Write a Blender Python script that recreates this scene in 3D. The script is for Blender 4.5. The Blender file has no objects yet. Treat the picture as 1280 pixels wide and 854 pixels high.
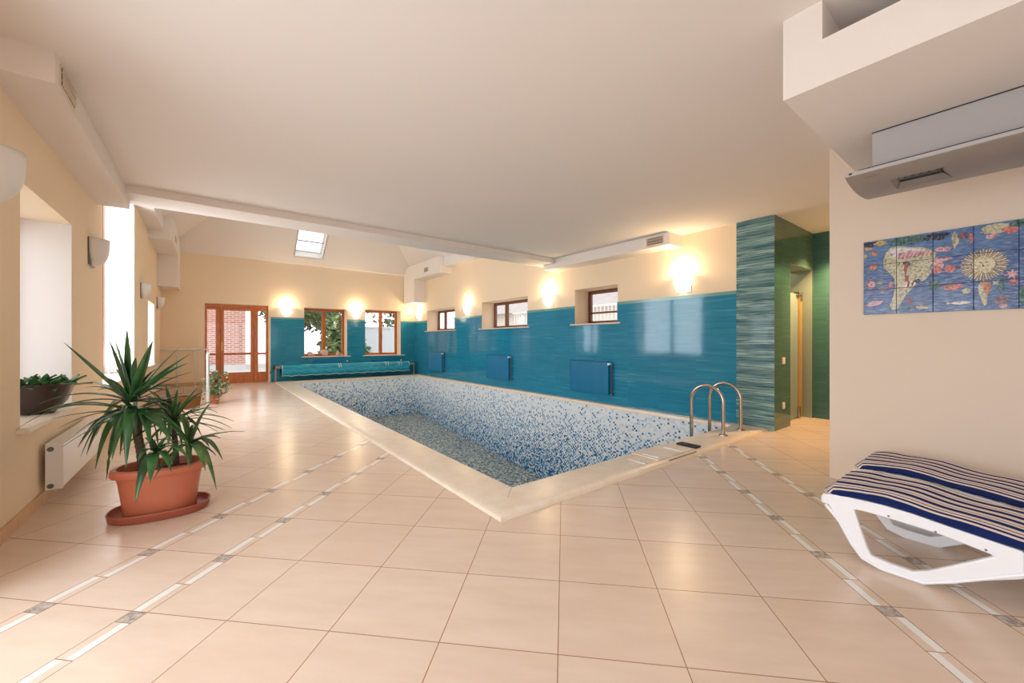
import bpy, bmesh, math, random
from mathutils import Vector, Matrix
random.seed(7)
C = bpy.context.scene.collection
# light levels
LAMP_W=19; WORLD=2.2; E0=80; E00=16; E1=9; E2=190; EB=6; EXPO=-0.02
PI = math.pi
# ------------------------------------------------------------------ helpers
def tag(o, label=None, cat=None, group=None, kind=None):
    if label: o['label'] = label
    if cat: o['category'] = cat
    if group: o['group'] = group
    if kind: o['kind'] = kind
    return o
def empty(name, loc=(0,0,0), rz=0.0):
    o = bpy.data.objects.new(name, None); C.objects.link(o)
    o.location = loc; o.rotation_euler = (0,0,rz); o.empty_display_size = .1
    return o
def obj(name, bm, mats, parent=None, smooth=False, bevel=0, seg=2, angle=35):
    bmesh.ops.recalc_face_normals(bm, faces=bm.faces[:])
    me = bpy.data.meshes.new(name); bm.to_mesh(me); bm.free()
    if not isinstance(mats,(list,tuple)): mats=[mats]
    for m in mats: me.materials.append(m)
    o = bpy.data.objects.new(name, me); C.objects.link(o)
    if parent: o.parent = parent
    if smooth:
        for p in me.polygons: p.use_smooth = True
        try: me.set_sharp_from_angle(angle=math.radians(angle))
        except Exception: pass
    if bevel:
        md = o.modifiers.new('bevel','BEVEL'); md.width = bevel; md.segments = seg; md.limit_method='ANGLE'; md.angle_limit=math.radians(40)
    return o
def NB(): return bmesh.new()
def bx(bm, x0,x1,y0,y1,z0,z1, mi=0, M=None):
    vs=[bm.verts.new((x,y,z)) for x in (x0,x1) for y in (y0,y1) for z in (z0,z1)]
    F=[(0,1,3,2),(4,6,7,5),(0,4,5,1),(2,3,7,6),(0,2,6,4),(1,5,7,3)]
    for f in F:
        fc=bm.faces.new([vs[i] for i in f]); fc.material_index=mi
    if M is not None:
        for v in vs: v.co = M @ v.co
    return bm
def poly(bm, pts, mi=0):
    f=bm.faces.new([bm.verts.new(p) for p in pts]); f.material_index=mi; return f
def prism(bm, prof, axis, a0, a1, mi=0):
    """prof: 2-D outline; axis 'x','y','z' is the extrusion axis."""
    def P(u,v,a):
        return {'x':(a,u,v),'y':(u,a,v),'z':(u,v,a)}[axis]
    A=[bm.verts.new(P(u,v,a0)) for u,v in prof]; B=[bm.verts.new(P(u,v,a1)) for u,v in prof]
    n=len(prof)
    fs=[bm.faces.new(A), bm.faces.new(B[::-1])]
    for i in range(n): fs.append(bm.faces.new((A[i],B[i],B[(i+1)%n],A[(i+1)%n])))
    for f in fs: f.material_index=mi
def lathe(bm, prof, cx=0,cy=0,cz=0, n=32, sx=1, sy=1, mi=0, cap=True):
    rings=[]
    for r,z in prof:
        if r<1e-5: rings.append([bm.verts.new((cx,cy,cz+z))]); continue
        rings.append([bm.verts.new((cx+sx*r*math.cos(2*PI*i/n), cy+sy*r*math.sin(2*PI*i/n), cz+z)) for i in range(n)])
    for a,b in zip(rings,rings[1:]):
        for i in range(n):
            j=(i+1)%n
            if len(a)==1 and len(b)==1: continue
            if len(a)==1: f=bm.faces.new((a[0],b[i],b[j]))
            elif len(b)==1: f=bm.faces.new((a[i],a[j],b[0]))
            else: f=bm.faces.new((a[i],a[j],b[j],b[i]))
            f.material_index=mi
def tube(bm, pts, r, n=12, mi=0, cap=True, closed=False):
    pts=[Vector(p) for p in pts]; rings=[]; N=len(pts)
    up=Vector((0,0,1)); prev=None
    for i,p in enumerate(pts):
        if closed: t=(pts[(i+1)%N]-pts[i-1])
        else: t=(pts[min(i+1,N-1)]-pts[max(i-1,0)])
        t.normalize()
        if prev is None:
            a=t.orthogonal().normalized()
        else:
            a=prev-t*prev.dot(t); 
            if a.length<1e-6: a=t.orthogonal()
            a.normalize()
        prev=a; b=t.cross(a)
        rr=r[i] if isinstance(r,(list,tuple)) else r
        rings.append([bm.verts.new(p+a*(rr*math.cos(2*PI*k/n))+b*(rr*math.sin(2*PI*k/n))) for k in range(n)])
    M=len(rings)
    for i in range(M if closed else M-1):
        A=rings[i];B=rings[(i+1)%M]
        for k in range(n):
            f=bm.faces.new((A[k],A[(k+1)%n],B[(k+1)%n],B[k])); f.material_index=mi
    if cap and not closed:
        bm.faces.new(rings[0][::-1]).material_index=mi; bm.faces.new(rings[-1]).material_index=mi
def grid_wall(bm, axis, w0, w1, ub, vb, holes, mi=0):
    """slab between w0..w1 on axis, cells split at holes; u=(other horizontal), v=z. holes=(u0,u1,v0,v1)"""
    us=sorted(set([ub[0],ub[1]]+[q for h in holes for q in h[:2] if ub[0]<q<ub[1]]))
    vs=sorted(set([vb[0],vb[1]]+[q for h in holes for q in h[2:] if vb[0]<q<vb[1]]))
    for a,b in zip(us,us[1:]):
        for c,d in zip(vs,vs[1:]):
            mu,mv=(a+b)/2,(c+d)/2
            if any(h[0]<mu<h[1] and h[2]<mv<h[3] for h in holes): continue
            if axis=='x': bx(bm,w0,w1,a,b,c,d,mi)
            else: bx(bm,a,b,w0,w1,c,d,mi)
    bmesh.ops.remove_doubles(bm, verts=bm.verts[:], dist=1e-5)
    # drop doubled interior faces
    seen={}
    for f in bm.faces[:]:
        k=tuple(sorted(v.index for v in f.verts)) if False else tuple(sorted((round(v.co.x,4),round(v.co.y,4),round(v.co.z,4)) for v in f.verts))
        seen.setdefault(k,[]).append(f)
    kill=[f for l in seen.values() if len(l)>1 for f in l]
    if kill: bmesh.ops.delete(bm, geom=kill, context='FACES_ONLY')
    return bm
# ------------------------------------------------------------------ node helpers
def srgb(r,g,b):
    f=lambda c:(c/255/12.92) if c/255<=.04045 else ((c/255+.055)/1.055)**2.4
    return (f(r),f(g),f(b),1)
class NT:
    def __init__(s,name):
        s.m=bpy.data.materials.new(name); s.m.use_nodes=True; s.t=s.m.node_tree; s.t.nodes.clear()
        s.out=s.t.nodes.new('ShaderNodeOutputMaterial')
    def n(s,kind,ins={},**attrs):
        nd=s.t.nodes.new(kind)
        for k,v in attrs.items(): setattr(nd,k,v)
        for k,v in ins.items():
            if isinstance(v,bpy.types.NodeSocket): s.t.links.new(v,nd.inputs[k])
            else: nd.inputs[k].default_value=v
        return nd
    def mth(s,op,a,b=0,c=None):
        ins={0:a,1:b}
        if c is not None: ins[2]=c
        return s.n('ShaderNodeMath',ins,operation=op).outputs[0]
    def pos(s): return s.n('ShaderNodeNewGeometry').outputs['Position']
    def xyz(s,v=None):
        o=s.n('ShaderNodeSeparateXYZ',{0:v if v is not None else s.pos()}).outputs
        return o[0],o[1],o[2]
    def comb(s,x,y,z): return s.n('ShaderNodeCombineXYZ',{0:x,1:y,2:z}).outputs[0]
    def noise(s,vec,scale,detail=2,rough=.5):
        return s.n('ShaderNodeTexNoise',{'Vector':vec,'Scale':scale,'Detail':detail,'Roughness':rough}).outputs[0]
    def white(s,vec): return s.n('ShaderNodeTexWhiteNoise',{'Vector':vec},noise_dimensions='3D').outputs[0]
    def mix(s,f,a,b,blend='MIX'):
        nd=s.t.nodes.new('ShaderNodeMix'); nd.data_type='RGBA'; nd.blend_type=blend
        for i,v in ((0,f),(6,a),(7,b)):
            if isinstance(v,bpy.types.NodeSocket): s.t.links.new(v,nd.inputs[i])
            else: nd.inputs[i].default_value=v
        return nd.outputs[2]
    def ramp(s,f,stops):
        nd=s.n('ShaderNodeValToRGB',{0:f}); cr=nd.color_ramp
        while len(cr.elements)<len(stops): cr.elements.new(.5)
        for e,(p,c) in zip(cr.elements,stops): e.position=p; e.color=c
        return nd.outputs[0]
    def bump(s,h,strength=.3,dist=.01): return s.n('ShaderNodeBump',{'Height':h,'Strength':strength,'Distance':dist}).outputs[0]
    def pbr(s,col,rough=.5,metal=0,normal=None,coat=0,spec=.5,**kw):
        ins={'Base Color':col,'Roughness':rough,'Metallic':metal,'Coat Weight':coat,'Specular IOR Level':spec}
        if normal is not None: ins['Normal']=normal
        ins.update(kw)
        p=s.n('ShaderNodeBsdfPrincipled',ins)
        s.t.links.new(p.outputs[0],s.out.inputs[0]); return s.m
def plain(name,rgb,rough=.5,metal=0,var=.06,scale=8,bump=0,coat=0,spec=.5,**kw):
    t=NT(name); p=t.pos(); n=t.noise(p,scale,3)
    c=srgb(*rgb); d=tuple(x*(1-var*2) for x in c[:3])+(1,)
    col=t.mix(n,c,d)
    nm=t.bump(t.noise(p,scale*12,2),bump,.002) if bump else None
    return t.pbr(col,rough,metal,nm,coat,spec,**kw)
# ------------------------------------------------------------------ materials
M={}
M['cream']=plain('cream_plaster',(242,220,190),.85,var=.02,scale=2,bump=.05,spec=.2)
M['mural_cream']=plain('pale_beige_plaster',(228,212,194),.85,var=.02,scale=2,spec=.2)
M['ceil']=plain('ceiling_plaster',(234,226,219),.9,var=.015,scale=1.5,spec=.2)
M['white_plaster']=plain('white_plaster',(238,234,230),.85,var=.01,scale=2,spec=.2)
M['white_paint']=plain('white_enamel',(235,233,230),.3,var=.01)
M['plastic']=plain('white_plastic',(238,241,246),.32,var=.01)
M['sill']=plain('stone_sill',(232,215,195),.3,var=.05,scale=20)
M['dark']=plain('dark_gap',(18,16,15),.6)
M['grey_metal']=plain('grey_metal',(120,116,112),.4,metal=.6)
M['alu']=plain('satin_aluminium',(158,150,142),.38,metal=.35,var=.02)
M['alu_light']=plain('light_panel',(178,174,174),.45,metal=.1,var=.01)
M['steel']=plain('polished_steel',(190,178,165),.18,metal=1,var=.03)
M['white_steel']=plain('white_railing',(225,224,222),.25,metal=.5)
M['terracotta']=plain('terracotta_plastic',(196,112,82),.42,var=.05,scale=5)
M['terracotta_d']=plain('terracotta_saucer',(160,84,62),.45,var=.05)
M['soil']=plain('soil',(62,44,34),.95,var=.3,scale=60,bump=.8)
M['bluerad']=plain('blue_enamel',(0,122,166),.35,var=.02)
M['brass']=plain('brass',(206,160,84),.3,metal=.9)
M['shell']=plain('shell_pink',(236,196,182),.4,var=.15,scale=30)
M['switch']=plain('switch_plastic',(240,222,196),.4,var=.01)
M['lampglass']=plain('opal_glass_unlit',(226,222,216),.35,var=.01)
M['snow']=plain('pale_paving',(220,220,218),.8,var=.05,scale=1)
M['bark']=plain('bark',(96,78,60),.9,var=.3,scale=25,bump=.8)
M['glossblack']=plain('black_rubber',(30,30,30),.5)
M['shower_grey']=plain('grey_tile',(150,156,148),.4)
M['jamb']=plain('grey_green_jamb',(140,152,136),.4)
def leafmat(name,a,b,rough=.35,scale=6):
    t=NT(name); p=t.pos(); n=t.noise(p,scale,3)
    col=t.ramp(n,[(.3,srgb(*a)),(.7,srgb(*b))])
    return t.pbr(col,rough,0,None,.15)
M['yucca']=leafmat('yucca_leaf',(24,62,34),(62,114,58),.33,7)
M['yucca_d']=leafmat('yucca_leaf_fine',(30,66,34),(84,118,58),.38,9)
M['succ']=leafmat('succulent_leaf',(38,84,48),(92,138,82),.35,14)
M['ficus']=leafmat('variegated_leaf',(58,88,48),(178,186,136),.45,22)
M['tree']=leafmat('tree_leaf',(60,84,46),(120,140,92),.7,3)
M['hedge']=leafmat('hedge_leaf',(74,110,60),(142,166,110),.7,3)
# wood
def wood(name,a,b):
    t=NT(name); x,y,z=t.xyz()
    v=t.comb(t.mth('MULTIPLY',x,14),t.mth('MULTIPLY',y,14),t.mth('MULTIPLY',z,2.2))
    n=t.noise(v,2.2,5,.6)
    return t.pbr(t.ramp(n,[(.25,srgb(*a)),(.75,srgb(*b))]),.32,0,None,.2)
M['wood']=wood('window_wood',(160,80,20),(206,116,42))
M['wood_dark']=wood('dark_window_wood',(84,40,18),(128,66,34))
M['baseboard']=wood('baseboard_tile',(198,150,100),(222,178,128))
# pane
def pane(name,tint=(1,1,1,1),rough=0.0,mixv=.07):
    t=NT(name)
    tr=t.n('ShaderNodeBsdfTransparent',{'Color':tint}); gl=t.n('ShaderNodeBsdfGlossy',{'Roughness':rough})
    lw=t.n('ShaderNodeLayerWeight',{'Blend':.5})
    fr=t.mth('ADD',t.mth('MULTIPLY',t.mth('POWER',lw.outputs['Facing'],5.0),.7),.035)
    mx=t.n('ShaderNodeMixShader',{0:fr,1:tr.outputs[0],2:gl.outputs[0]})
    t.t.links.new(mx.outputs[0],t.out.inputs[0]); return t.m
M['glass']=pane('window_glass')
t=NT('frosted_glass')
tr=t.n('ShaderNodeBsdfTranslucent',{'Color':(.75,.82,.78,1)}); df=t.n('ShaderNodeBsdfDiffuse',{'Color':srgb(168,184,172)})
gl=t.n('ShaderNodeBsdfGlossy',{'Roughness':.35,'Color':(.8,.85,.82,1)})
a=t.n('ShaderNodeMixShader',{0:.5,1:tr.outputs[0],2:df.outputs[0]}); b=t.n('ShaderNodeMixShader',{0:.08,1:a.outputs[0],2:gl.outputs[0]})
t.t.links.new(b.outputs[0],t.out.inputs[0]); M['frost']=t.m
def emis(name,col,st):
    t=NT(name); e=t.n('ShaderNodeEmission',{'Color':col,'Strength':st}); t.t.links.new(e.outputs[0],t.out.inputs[0]); return t.m
M['lit']=emis('lit_opal_glass',(1,.87,.66,1),7)
# floor tiles
t=NT('floor_tiles'); x,y,z=t.xyz(); S=.4515; W=.1672
a=t.mth('MULTIPLY',t.mth('SUBTRACT',y,x),1/math.sqrt(2)); b=t.mth('MULTIPLY',t.mth('ADD',y,x),1/math.sqrt(2))
ka=t.mth('DIVIDE',t.mth('SUBTRACT',a,.022),S); kb=t.mth('DIVIDE',t.mth('SUBTRACT',b,1.464-S*10),S)
fa=t.mth('FRACT',ka); fb=t.mth('FRACT',kb); ca=t.mth('FLOOR',ka); cb=t.mth('FLOOR',kb)
def eq(v,k): return t.mth('COMPARE',v,k,.4)
cell=t.mth('ADD',t.mth('ADD',eq(ca,4),eq(ca,3)),t.mth('ADD',eq(ca,-4),eq(ca,-5)))
ins=t.mth('MULTIPLY',cell,t.mth('GREATER_THAN',fa,1-W))
u=t.mth('DIVIDE',t.mth('SUBTRACT',fa,1-W),W)
lt=lambda v,k:t.mth('LESS_THAN',v,k)
gt=lambda v,k:t.mth('GREATER_THAN',v,k)
mul=lambda p,q:t.mth('MULTIPLY',p,q)
add=lambda p,q:t.mth('ADD',p,q)
bar=add(mul(lt(fb,.43),gt(u,.52)), mul(mul(gt(fb,.43),lt(fb,.855)),lt(u,.48)))
bar=mul(ins,bar); marble=mul(ins,gt(fb,.855))
def near(v,k,w): return lt(t.mth('ABSOLUTE',t.mth('SUBTRACT',v,k)),w)
g=.0042
ga=t.mth('MINIMUM',add(lt(fa,g),gt(fa,1-g)),1); gb=add(lt(fb,g),gt(fb,1-g))
gs=mul(cell,near(fa,1-W,g)); gs2=mul(ins,add(near(fb,.43,g),near(fb,.855,g)))
gap=t.mth('MINIMUM',add(add(ga,gb),add(gs,gs2)),1)
rnd=t.white(t.comb(ca,cb,3.0))
sv=t.comb(mul(a,1.2),mul(b,5),t.mth('MULTIPLY',rnd,9))
nz=t.noise(sv,2.2,4,.6)
col=t.ramp(nz,[(.15,srgb(220,198,178)),(.85,srgb(236,218,201))])
col=t.mix(mul(rnd,.3),col,srgb(218,190,164))
col=t.mix(bar,col,srgb(240,240,236))
mn=t.noise(t.pos(),38,4,.7)
col=t.mix(marble,col,t.ramp(mn,[(.4,srgb(150,142,134)),(.6,srgb(205,196,186))]))
col=t.mix(gap,col,srgb(160,116,84))
rg=.25
nm=t.bump(mul(gap,-1.0),.12,.004)
M['floor']=t.pbr(col,rg,0,nm,0,.55)
# mosaic
def mosaic(name,floor=False):
    t=NT(name); x,y,z=t.xyz(); s=.03
    q=lambda v:t.mth('FLOOR',t.mth('DIVIDE',v,s))
    f=lambda v:t.mth('FRACT',t.mth('DIVIDE',v,s))
    k=t.comb(q(x),q(y),0.0 if floor else q(z))
    r=t.mth('FRACT',t.mth('ADD',t.mth('MULTIPLY',t.white(k),.42),t.mth('ADD',t.mth('MULTIPLY',t.mth('ADD',q(x),q(y)),.6180339),t.mth('MULTIPLY',0.0 if floor else q(z),.4142135)))) if not floor else t.white(k); r2=t.white(t.comb(q(y),q(x),5.0 if floor else t.mth('ADD',q(z),77)))
    if floor:
        col=t.ramp(r,[(0,srgb(88,112,124)),(.3,srgb(132,154,160)),(.55,srgb(170,182,178)),(.8,srgb(206,210,198)),(.93,srgb(224,224,214))])
        for n in t.t.nodes:
            if n.type=='VALTORGB': n.color_ramp.interpolation='CONSTANT'
    else:
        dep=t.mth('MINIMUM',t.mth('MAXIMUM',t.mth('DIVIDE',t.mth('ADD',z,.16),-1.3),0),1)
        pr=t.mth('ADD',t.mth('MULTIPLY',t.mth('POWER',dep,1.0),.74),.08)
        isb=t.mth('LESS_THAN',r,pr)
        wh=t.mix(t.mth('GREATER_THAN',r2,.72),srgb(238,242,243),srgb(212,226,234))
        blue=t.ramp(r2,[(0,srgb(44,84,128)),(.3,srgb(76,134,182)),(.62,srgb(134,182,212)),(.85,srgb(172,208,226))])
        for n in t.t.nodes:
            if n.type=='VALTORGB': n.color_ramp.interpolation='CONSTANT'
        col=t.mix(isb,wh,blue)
    M_=t.pbr(col,.25,0,None,0,.5); return M_
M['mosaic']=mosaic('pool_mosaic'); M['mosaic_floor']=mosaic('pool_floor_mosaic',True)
# glossy wall tiles: u = horizontal coordinate
def walltile(name,base,alt,streak,wave=0,lightband=False,th=.2,tw=.6,groutc=(92,138,150),rough=.07,axis=1,str_amt=.35):
    t=NT(name); x,y,z=t.xyz(); u=(x,y)[axis]
    row=t.mth('FLOOR',t.mth('DIVIDE',z,th)); fz=t.mth('FRACT',t.mth('DIVIDE',z,th))
    ku=t.mth('DIVIDE',u,tw); cu=t.mth('FLOOR',ku); fu=t.mth('FRACT',ku)
    r=t.white(t.comb(cu,row,2.0))
    nv=t.comb(t.mth('MULTIPLY',u,.9),t.mth('ADD',t.mth('MULTIPLY',z,22),t.mth('MULTIPLY',cu,7.3)),r)
    n=t.noise(nv,1.4,4,.65)
    col=t.ramp(n,[(.32,srgb(*base)),(.6,srgb(*alt)),(.8,srgb(*streak))])
    col=t.mix(t.mth('MULTIPLY',r,.25),col,srgb(*base))
    if wave:
        # wavy light streaks
        wn=t.noise(t.comb(t.mth('MULTIPLY',u,1.6),t.mth('MULTIPLY',z,1.2),cu),1.5,2)
        ph=t.mth('ADD',t.mth('MULTIPLY',z,38.0),t.mth('MULTIPLY',wn,3.5))
        sn=t.mth('ADD',t.mth('MULTIPLY',t.mth('SINE',ph),.5),.5)
        n2=t.noise(t.comb(t.mth('MULTIPLY',u,1.1),t.mth('MULTIPLY',z,48),0.0),1.6,3,.7)
        f=t.mth('MULTIPLY',t.mth('ADD',t.mth('MULTIPLY',sn,.55),.35),t.mth('MINIMUM',t.mth('MAXIMUM',t.mth('MULTIPLY',t.mth('SUBTRACT',n2,.40),5.0),0),1))
        col=t.mix(f,col,srgb(*streak))
    g=.008
    gm=t.mth('MINIMUM',t.mth('ADD',t.mth('LESS_THAN',fz,g),t.mth('LESS_THAN',fu,g*.35)),1)
    col=t.mix(t.mth('MULTIPLY',gm,.6),col,srgb(*groutc))
    hh=t.mth('ADD',t.mth('MULTIPLY',t.noise(t.comb(u,z,x if axis else y),2.0,2),1.0),t.mth('MULTIPLY',n,.12))
    if wave: hh=t.mth('ADD',hh,t.mth('MULTIPLY',sn,.35))
    nm=t.bump(hh,.1 if not wave else .3,.012)
    return t.pbr(col,rough,0,nm,0,.36)
M['tileR']=walltile('blue_wall_tiles',(28,120,154),(46,140,170),(104,172,188),axis=1)
M['tileF']=walltile('blue_end_wall_tiles',(32,122,150),(48,142,166),(104,170,182),axis=0)
M['tileW']=walltile('wave_relief_tiles',(22,74,92),(54,110,124),(176,206,196),wave=1,axis=1,th=.2)
M['tileG']=walltile('green_wall_tiles',(72,102,90),(84,114,100),(110,138,118),axis=0,groutc=(112,140,120),rough=.15)
M['tileG2']=walltile('green_side_tiles',(58,100,94),(70,112,104),(98,134,122),axis=1,groutc=(112,140,120),rough=.15)
M['trim']=plain('pale_teal_trim',(112,160,156),.15,var=.04,scale=10)
# coping stone
t=NT('limestone_coping'); n=t.noise(t.pos(),7,5,.65); n2=t.noise(t.pos(),45,3)
M['coping']=t.pbr(t.mix(t.mth('MULTIPLY',n2,.35),t.ramp(n,[(.3,srgb(234,218,196)),(.7,srgb(246,238,224))]),srgb(214,190,160)),.3,0,t.bump(n2,.08,.003),0,.5)
# pool cover
t=NT('cover_foam'); x,y,z=t.xyz(); n=t.noise(t.comb(t.mth('MULTIPLY',x,3),t.mth('MULTIPLY',y,20),t.mth('MULTIPLY',z,20)),2,4)
M['cover']=t.pbr(t.ramp(n,[(.3,srgb(0,128,158)),(.7,srgb(48,176,196))]),.3,0,t.bump(n,.4,.01),0,.5)
M['cover_edge']=plain('cover_edge',(180,228,228),.4)
# brick
t=NT('brick_wall'); x,y,z=t.xyz()
bk=t.n('ShaderNodeTexBrick',{'Vector':t.comb(t.mth('ADD',x,y),z,0.0),'Color1':srgb(206,140,122),'Color2':srgb(188,120,104),'Mortar':srgb(226,206,196),'Scale':1.0,'Mortar Size':.012,'Brick Width':.27,'Row Height':.085})
M['brick']=t.pbr(bk.outputs[0],.85)
# striped fabric (stripes run along Y, offsets across X)
def stripes(name,x0,w):
    t=NT(name); x,y,z=t.xyz(t.n('ShaderNodeTexCoord').outputs['Object'])
    wob=t.mth('MULTIPLY',t.mth('SUBTRACT',t.noise(t.comb(0.0,y,0.0),6,2),.5),.012)
    u=t.mth('DIVIDE',t.mth('SUBTRACT',t.mth('ADD',x,wob),x0),w)
    nd=t.n('ShaderNodeValToRGB',{0:u}); cr=nd.color_ramp; cr.interpolation='CONSTANT'
    navy=srgb(22,42,100); ecru=srgb(236,222,212)
    st=[0,.0,.075,.11,.13,.19,.215,.255,.27,.33,.345,.43,.475,.56,.575,.61,.625,.70,.755,.85,.925]
    cols=[navy,navy,ecru,navy,ecru,ecru,navy,ecru,navy,ecru,navy,ecru,navy,ecru,navy,ecru,navy,ecru,navy,ecru,navy]
    st=[0,.065,.095,.125,.165,.180,.235,.305,.345,.358,.415,.480,.550,.615,.650,.663,.725,.795,.865,.92,.97]
    cols=[navy,ecru]*10+[navy]
    while len(cr.elements)<len(st): cr.elements.new(.99)
    for e,p,c in zip(cr.elements,st,cols): e.position=p; e.color=c
    nm=t.bump(t.noise(t.pos(),260,2),.25,.002)
    return t.pbr(nd.outputs[0],.9,0,nm,0,.2)
M['stripe']=stripes('striped_canvas',-.285,.57)

def paint(name,rgb):
    t=NT(name); n=t.noise(t.pos(),62,5,.72); b=srgb(*rgb)
    dk=tuple(c*.25 for c in b[:3])+(1,); md=tuple(c*.62 for c in b[:3])+(1,); lt_=tuple(min(1,c*.75+.2) for c in b[:3])+(1,)
    col=t.ramp(n,[(.36,dk),(.43,md),(.52,b),(.68,lt_)])
    return t.pbr(col,.25)
# ================================================================== SETTING
XL,XR,YF,YB,ZC=-.935,5.741,13.1,-3.2,2.775
XM,YM=4.169,1.02            # mural wall face and its end
YD,XG=1.971,7.24            # shower-door wall, green side wall
PX0,PX1,PY0,PY1=1.855,5.58,2.418,12.45   # pool inner edges
def struct(name,bm,mats,parent=None,**k):
    o=obj(name,bm,mats,parent,**k)
    if parent is None: o['kind']='structure'
    return o
# floor with holes for pool and stairwell
bm=NB()
SX0,SX1,SY0,SY1=XL,-.11,8.75,12.95
EX=.03
def fl(x0,x1,y0,y1): bx(bm,x0,x1,y0,y1,-.15,0)
fl(XL,XG,YB,PY0-EX)
fl(XL,PX0-EX,PY0-EX,SY0); fl(SX1,PX0-EX,SY0,YF); fl(XL,SX1,SY1,YF)
fl(PX1+EX,XR,PY0-EX,YF); fl(PX0-EX,PX1+EX,PY1+EX,YF)
fl(XR,XG+.4,PY0-EX,3.9)
struct('floor',bm,M['floor'])
# pool basin: walls and a floor that falls towards the near end
bm=NB()
def zf(y): return -1.22-(12.45-y)*.083
z1,z0=zf(PY1),zf(PY0)
T=.2
poly(bm,[(PX0,PY0,0),(PX0,PY1,0),(PX0,PY1,z1),(PX0,PY0,z0)])
poly(bm,[(PX1,PY0,0),(PX1,PY0,z0),(PX1,PY1,z1),(PX1,PY1,0)])
poly(bm,[(PX0,PY0,0),(PX0,PY0,z0),(PX1,PY0,z0),(PX1,PY0,0)])
poly(bm,[(PX0,PY1,0),(PX1,PY1,0),(PX1,PY1,z1),(PX0,PY1,z1)])
poly(bm,[(PX0,PY0,z0),(PX0,PY1,z1),(PX1,PY1,z1),(PX1,PY0,z0)],1)
# outer shell so that the basin has thickness
o0=(PX0-T,PY0-T);o1=(PX1+.12,PY1+T)
poly(bm,[(o0[0],o0[1],-.16),(o0[0],o1[1],-.16),(o0[0],o1[1],-2.4),(o0[0],o0[1],-2.4)])
poly(bm,[(o1[0],o0[1],-.16),(o1[0],o1[1],-.16),(o1[0],o1[1],-2.4),(o1[0],o0[1],-2.4)])
poly(bm,[(o0[0],o0[1],-.16),(o1[0],o0[1],-.16),(o1[0],o0[1],-2.4),(o0[0],o0[1],-2.4)])
poly(bm,[(o0[0],o1[1],-.16),(o1[0],o1[1],-.16),(o1[0],o1[1],-2.4),(o0[0],o1[1],-2.4)])
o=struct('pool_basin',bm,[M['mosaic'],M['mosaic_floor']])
# coping: rounded stone edge running round the pool, mitred at the corners
bm=NB()
prof=[(.0,-.03),(-.010,-.03),(-.010,.018),(.006,.03),(.30,.034),(.345,.030),(.368,.018),(.378,0.0),(.378,-.02)]
wl,wr,wn,wf=.378,XR-PX1,.378,.30
rings=[]
for off,zz in prof:
    k=off/.378
    rings.append([bm.verts.new(p) for p in ((PX0-wl*k,PY0-wn*k,zz),(PX1+wr*k,PY0-wn*k,zz),(PX1+wr*k,PY1+wf*k,zz),(PX0-wl*k,PY1+wf*k,zz))])
for A,B in zip(rings,rings[1:]):
    for i in range(4):
        bm.faces.new((A[i],A[(i+1)%4],B[(i+1)%4],B[i]))
for i in range(4): pass
struct('trim_1',bm,M['coping'],smooth=True,angle=30)
# mitre joint and butt joints in the coping as fine grout inlays
bm=NB()
def joint(ax,ay,bx_,by,w=.002):
    d=Vector((bx_-ax,by-ay,0)); n=Vector((-d.y,d.x,0)).normalized()*w
    a=Vector((ax,ay,.0));b=Vector((bx_,by,.0))
    for p,q in ((a,b),):
        v=[bm.verts.new(p+n+Vector((0,0,.0325))),bm.verts.new(p-n+Vector((0,0,.0325))),bm.verts.new(q-n+Vector((0,0,.0315))),bm.verts.new(q+n+Vector((0,0,.0315)))]
        w2=[bm.verts.new(u_.co-Vector((0,0,.01))) for u_ in v]
        bm.faces.new(v); 
        for i in range(4): bm.faces.new((v[i],v[(i+1)%4],w2[(i+1)%4],w2[i]))
joint(PX0-.30,PY0-.30,PX0-.01,PY0-.01)
struct('trim_2',bm,plain('joint_mortar',(190,160,130),.8))
# stairwell
bm=NB()
bx(bm,SX0-.12,SX0,SY0,SY1,-2.6,-.001,0); bx(bm,SX1,SX1+.1,SY0,SY1,-2.6,-.15,0)
bx(bm,SX0,SX1,SY1,SY1+.1,-.24,-.15,0); bx(bm,SX0,SX1,SY1,SY1+.1,-2.6,-.24,1); bx(bm,SX0,SX1,SY0-.1,SY0,-2.6,-.15,0)
bx(bm,SX0,SX1,SY0,SY1,-2.7,-2.6,1)
n=12
for i in range(n):
    y0=SY0+.05+i*.3; z=-.17*(i+1)
    bx(bm,SX0,SX1,y0,y0+.3,-2.6,z,1)
struct('stairwell',bm,[M['cream'],M['baseboard']])
# ---- walls
O1=(3.85,5.05,.60,2.16); O2=(6.30,8.72,.65,3.30); O3=(10.54,11.72,.66,1.96); O0=(.1,2.75,0,2.25); O00=(-2.6,-.5,0,2.25)
WT=.42
bm=NB(); grid_wall(bm,'x',XL-WT,XL,(YB-.3,YF+.42),(0,3.6),[O1,O2,O3,O0,O00]); struct('wall_left',bm,M['cream'])
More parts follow.
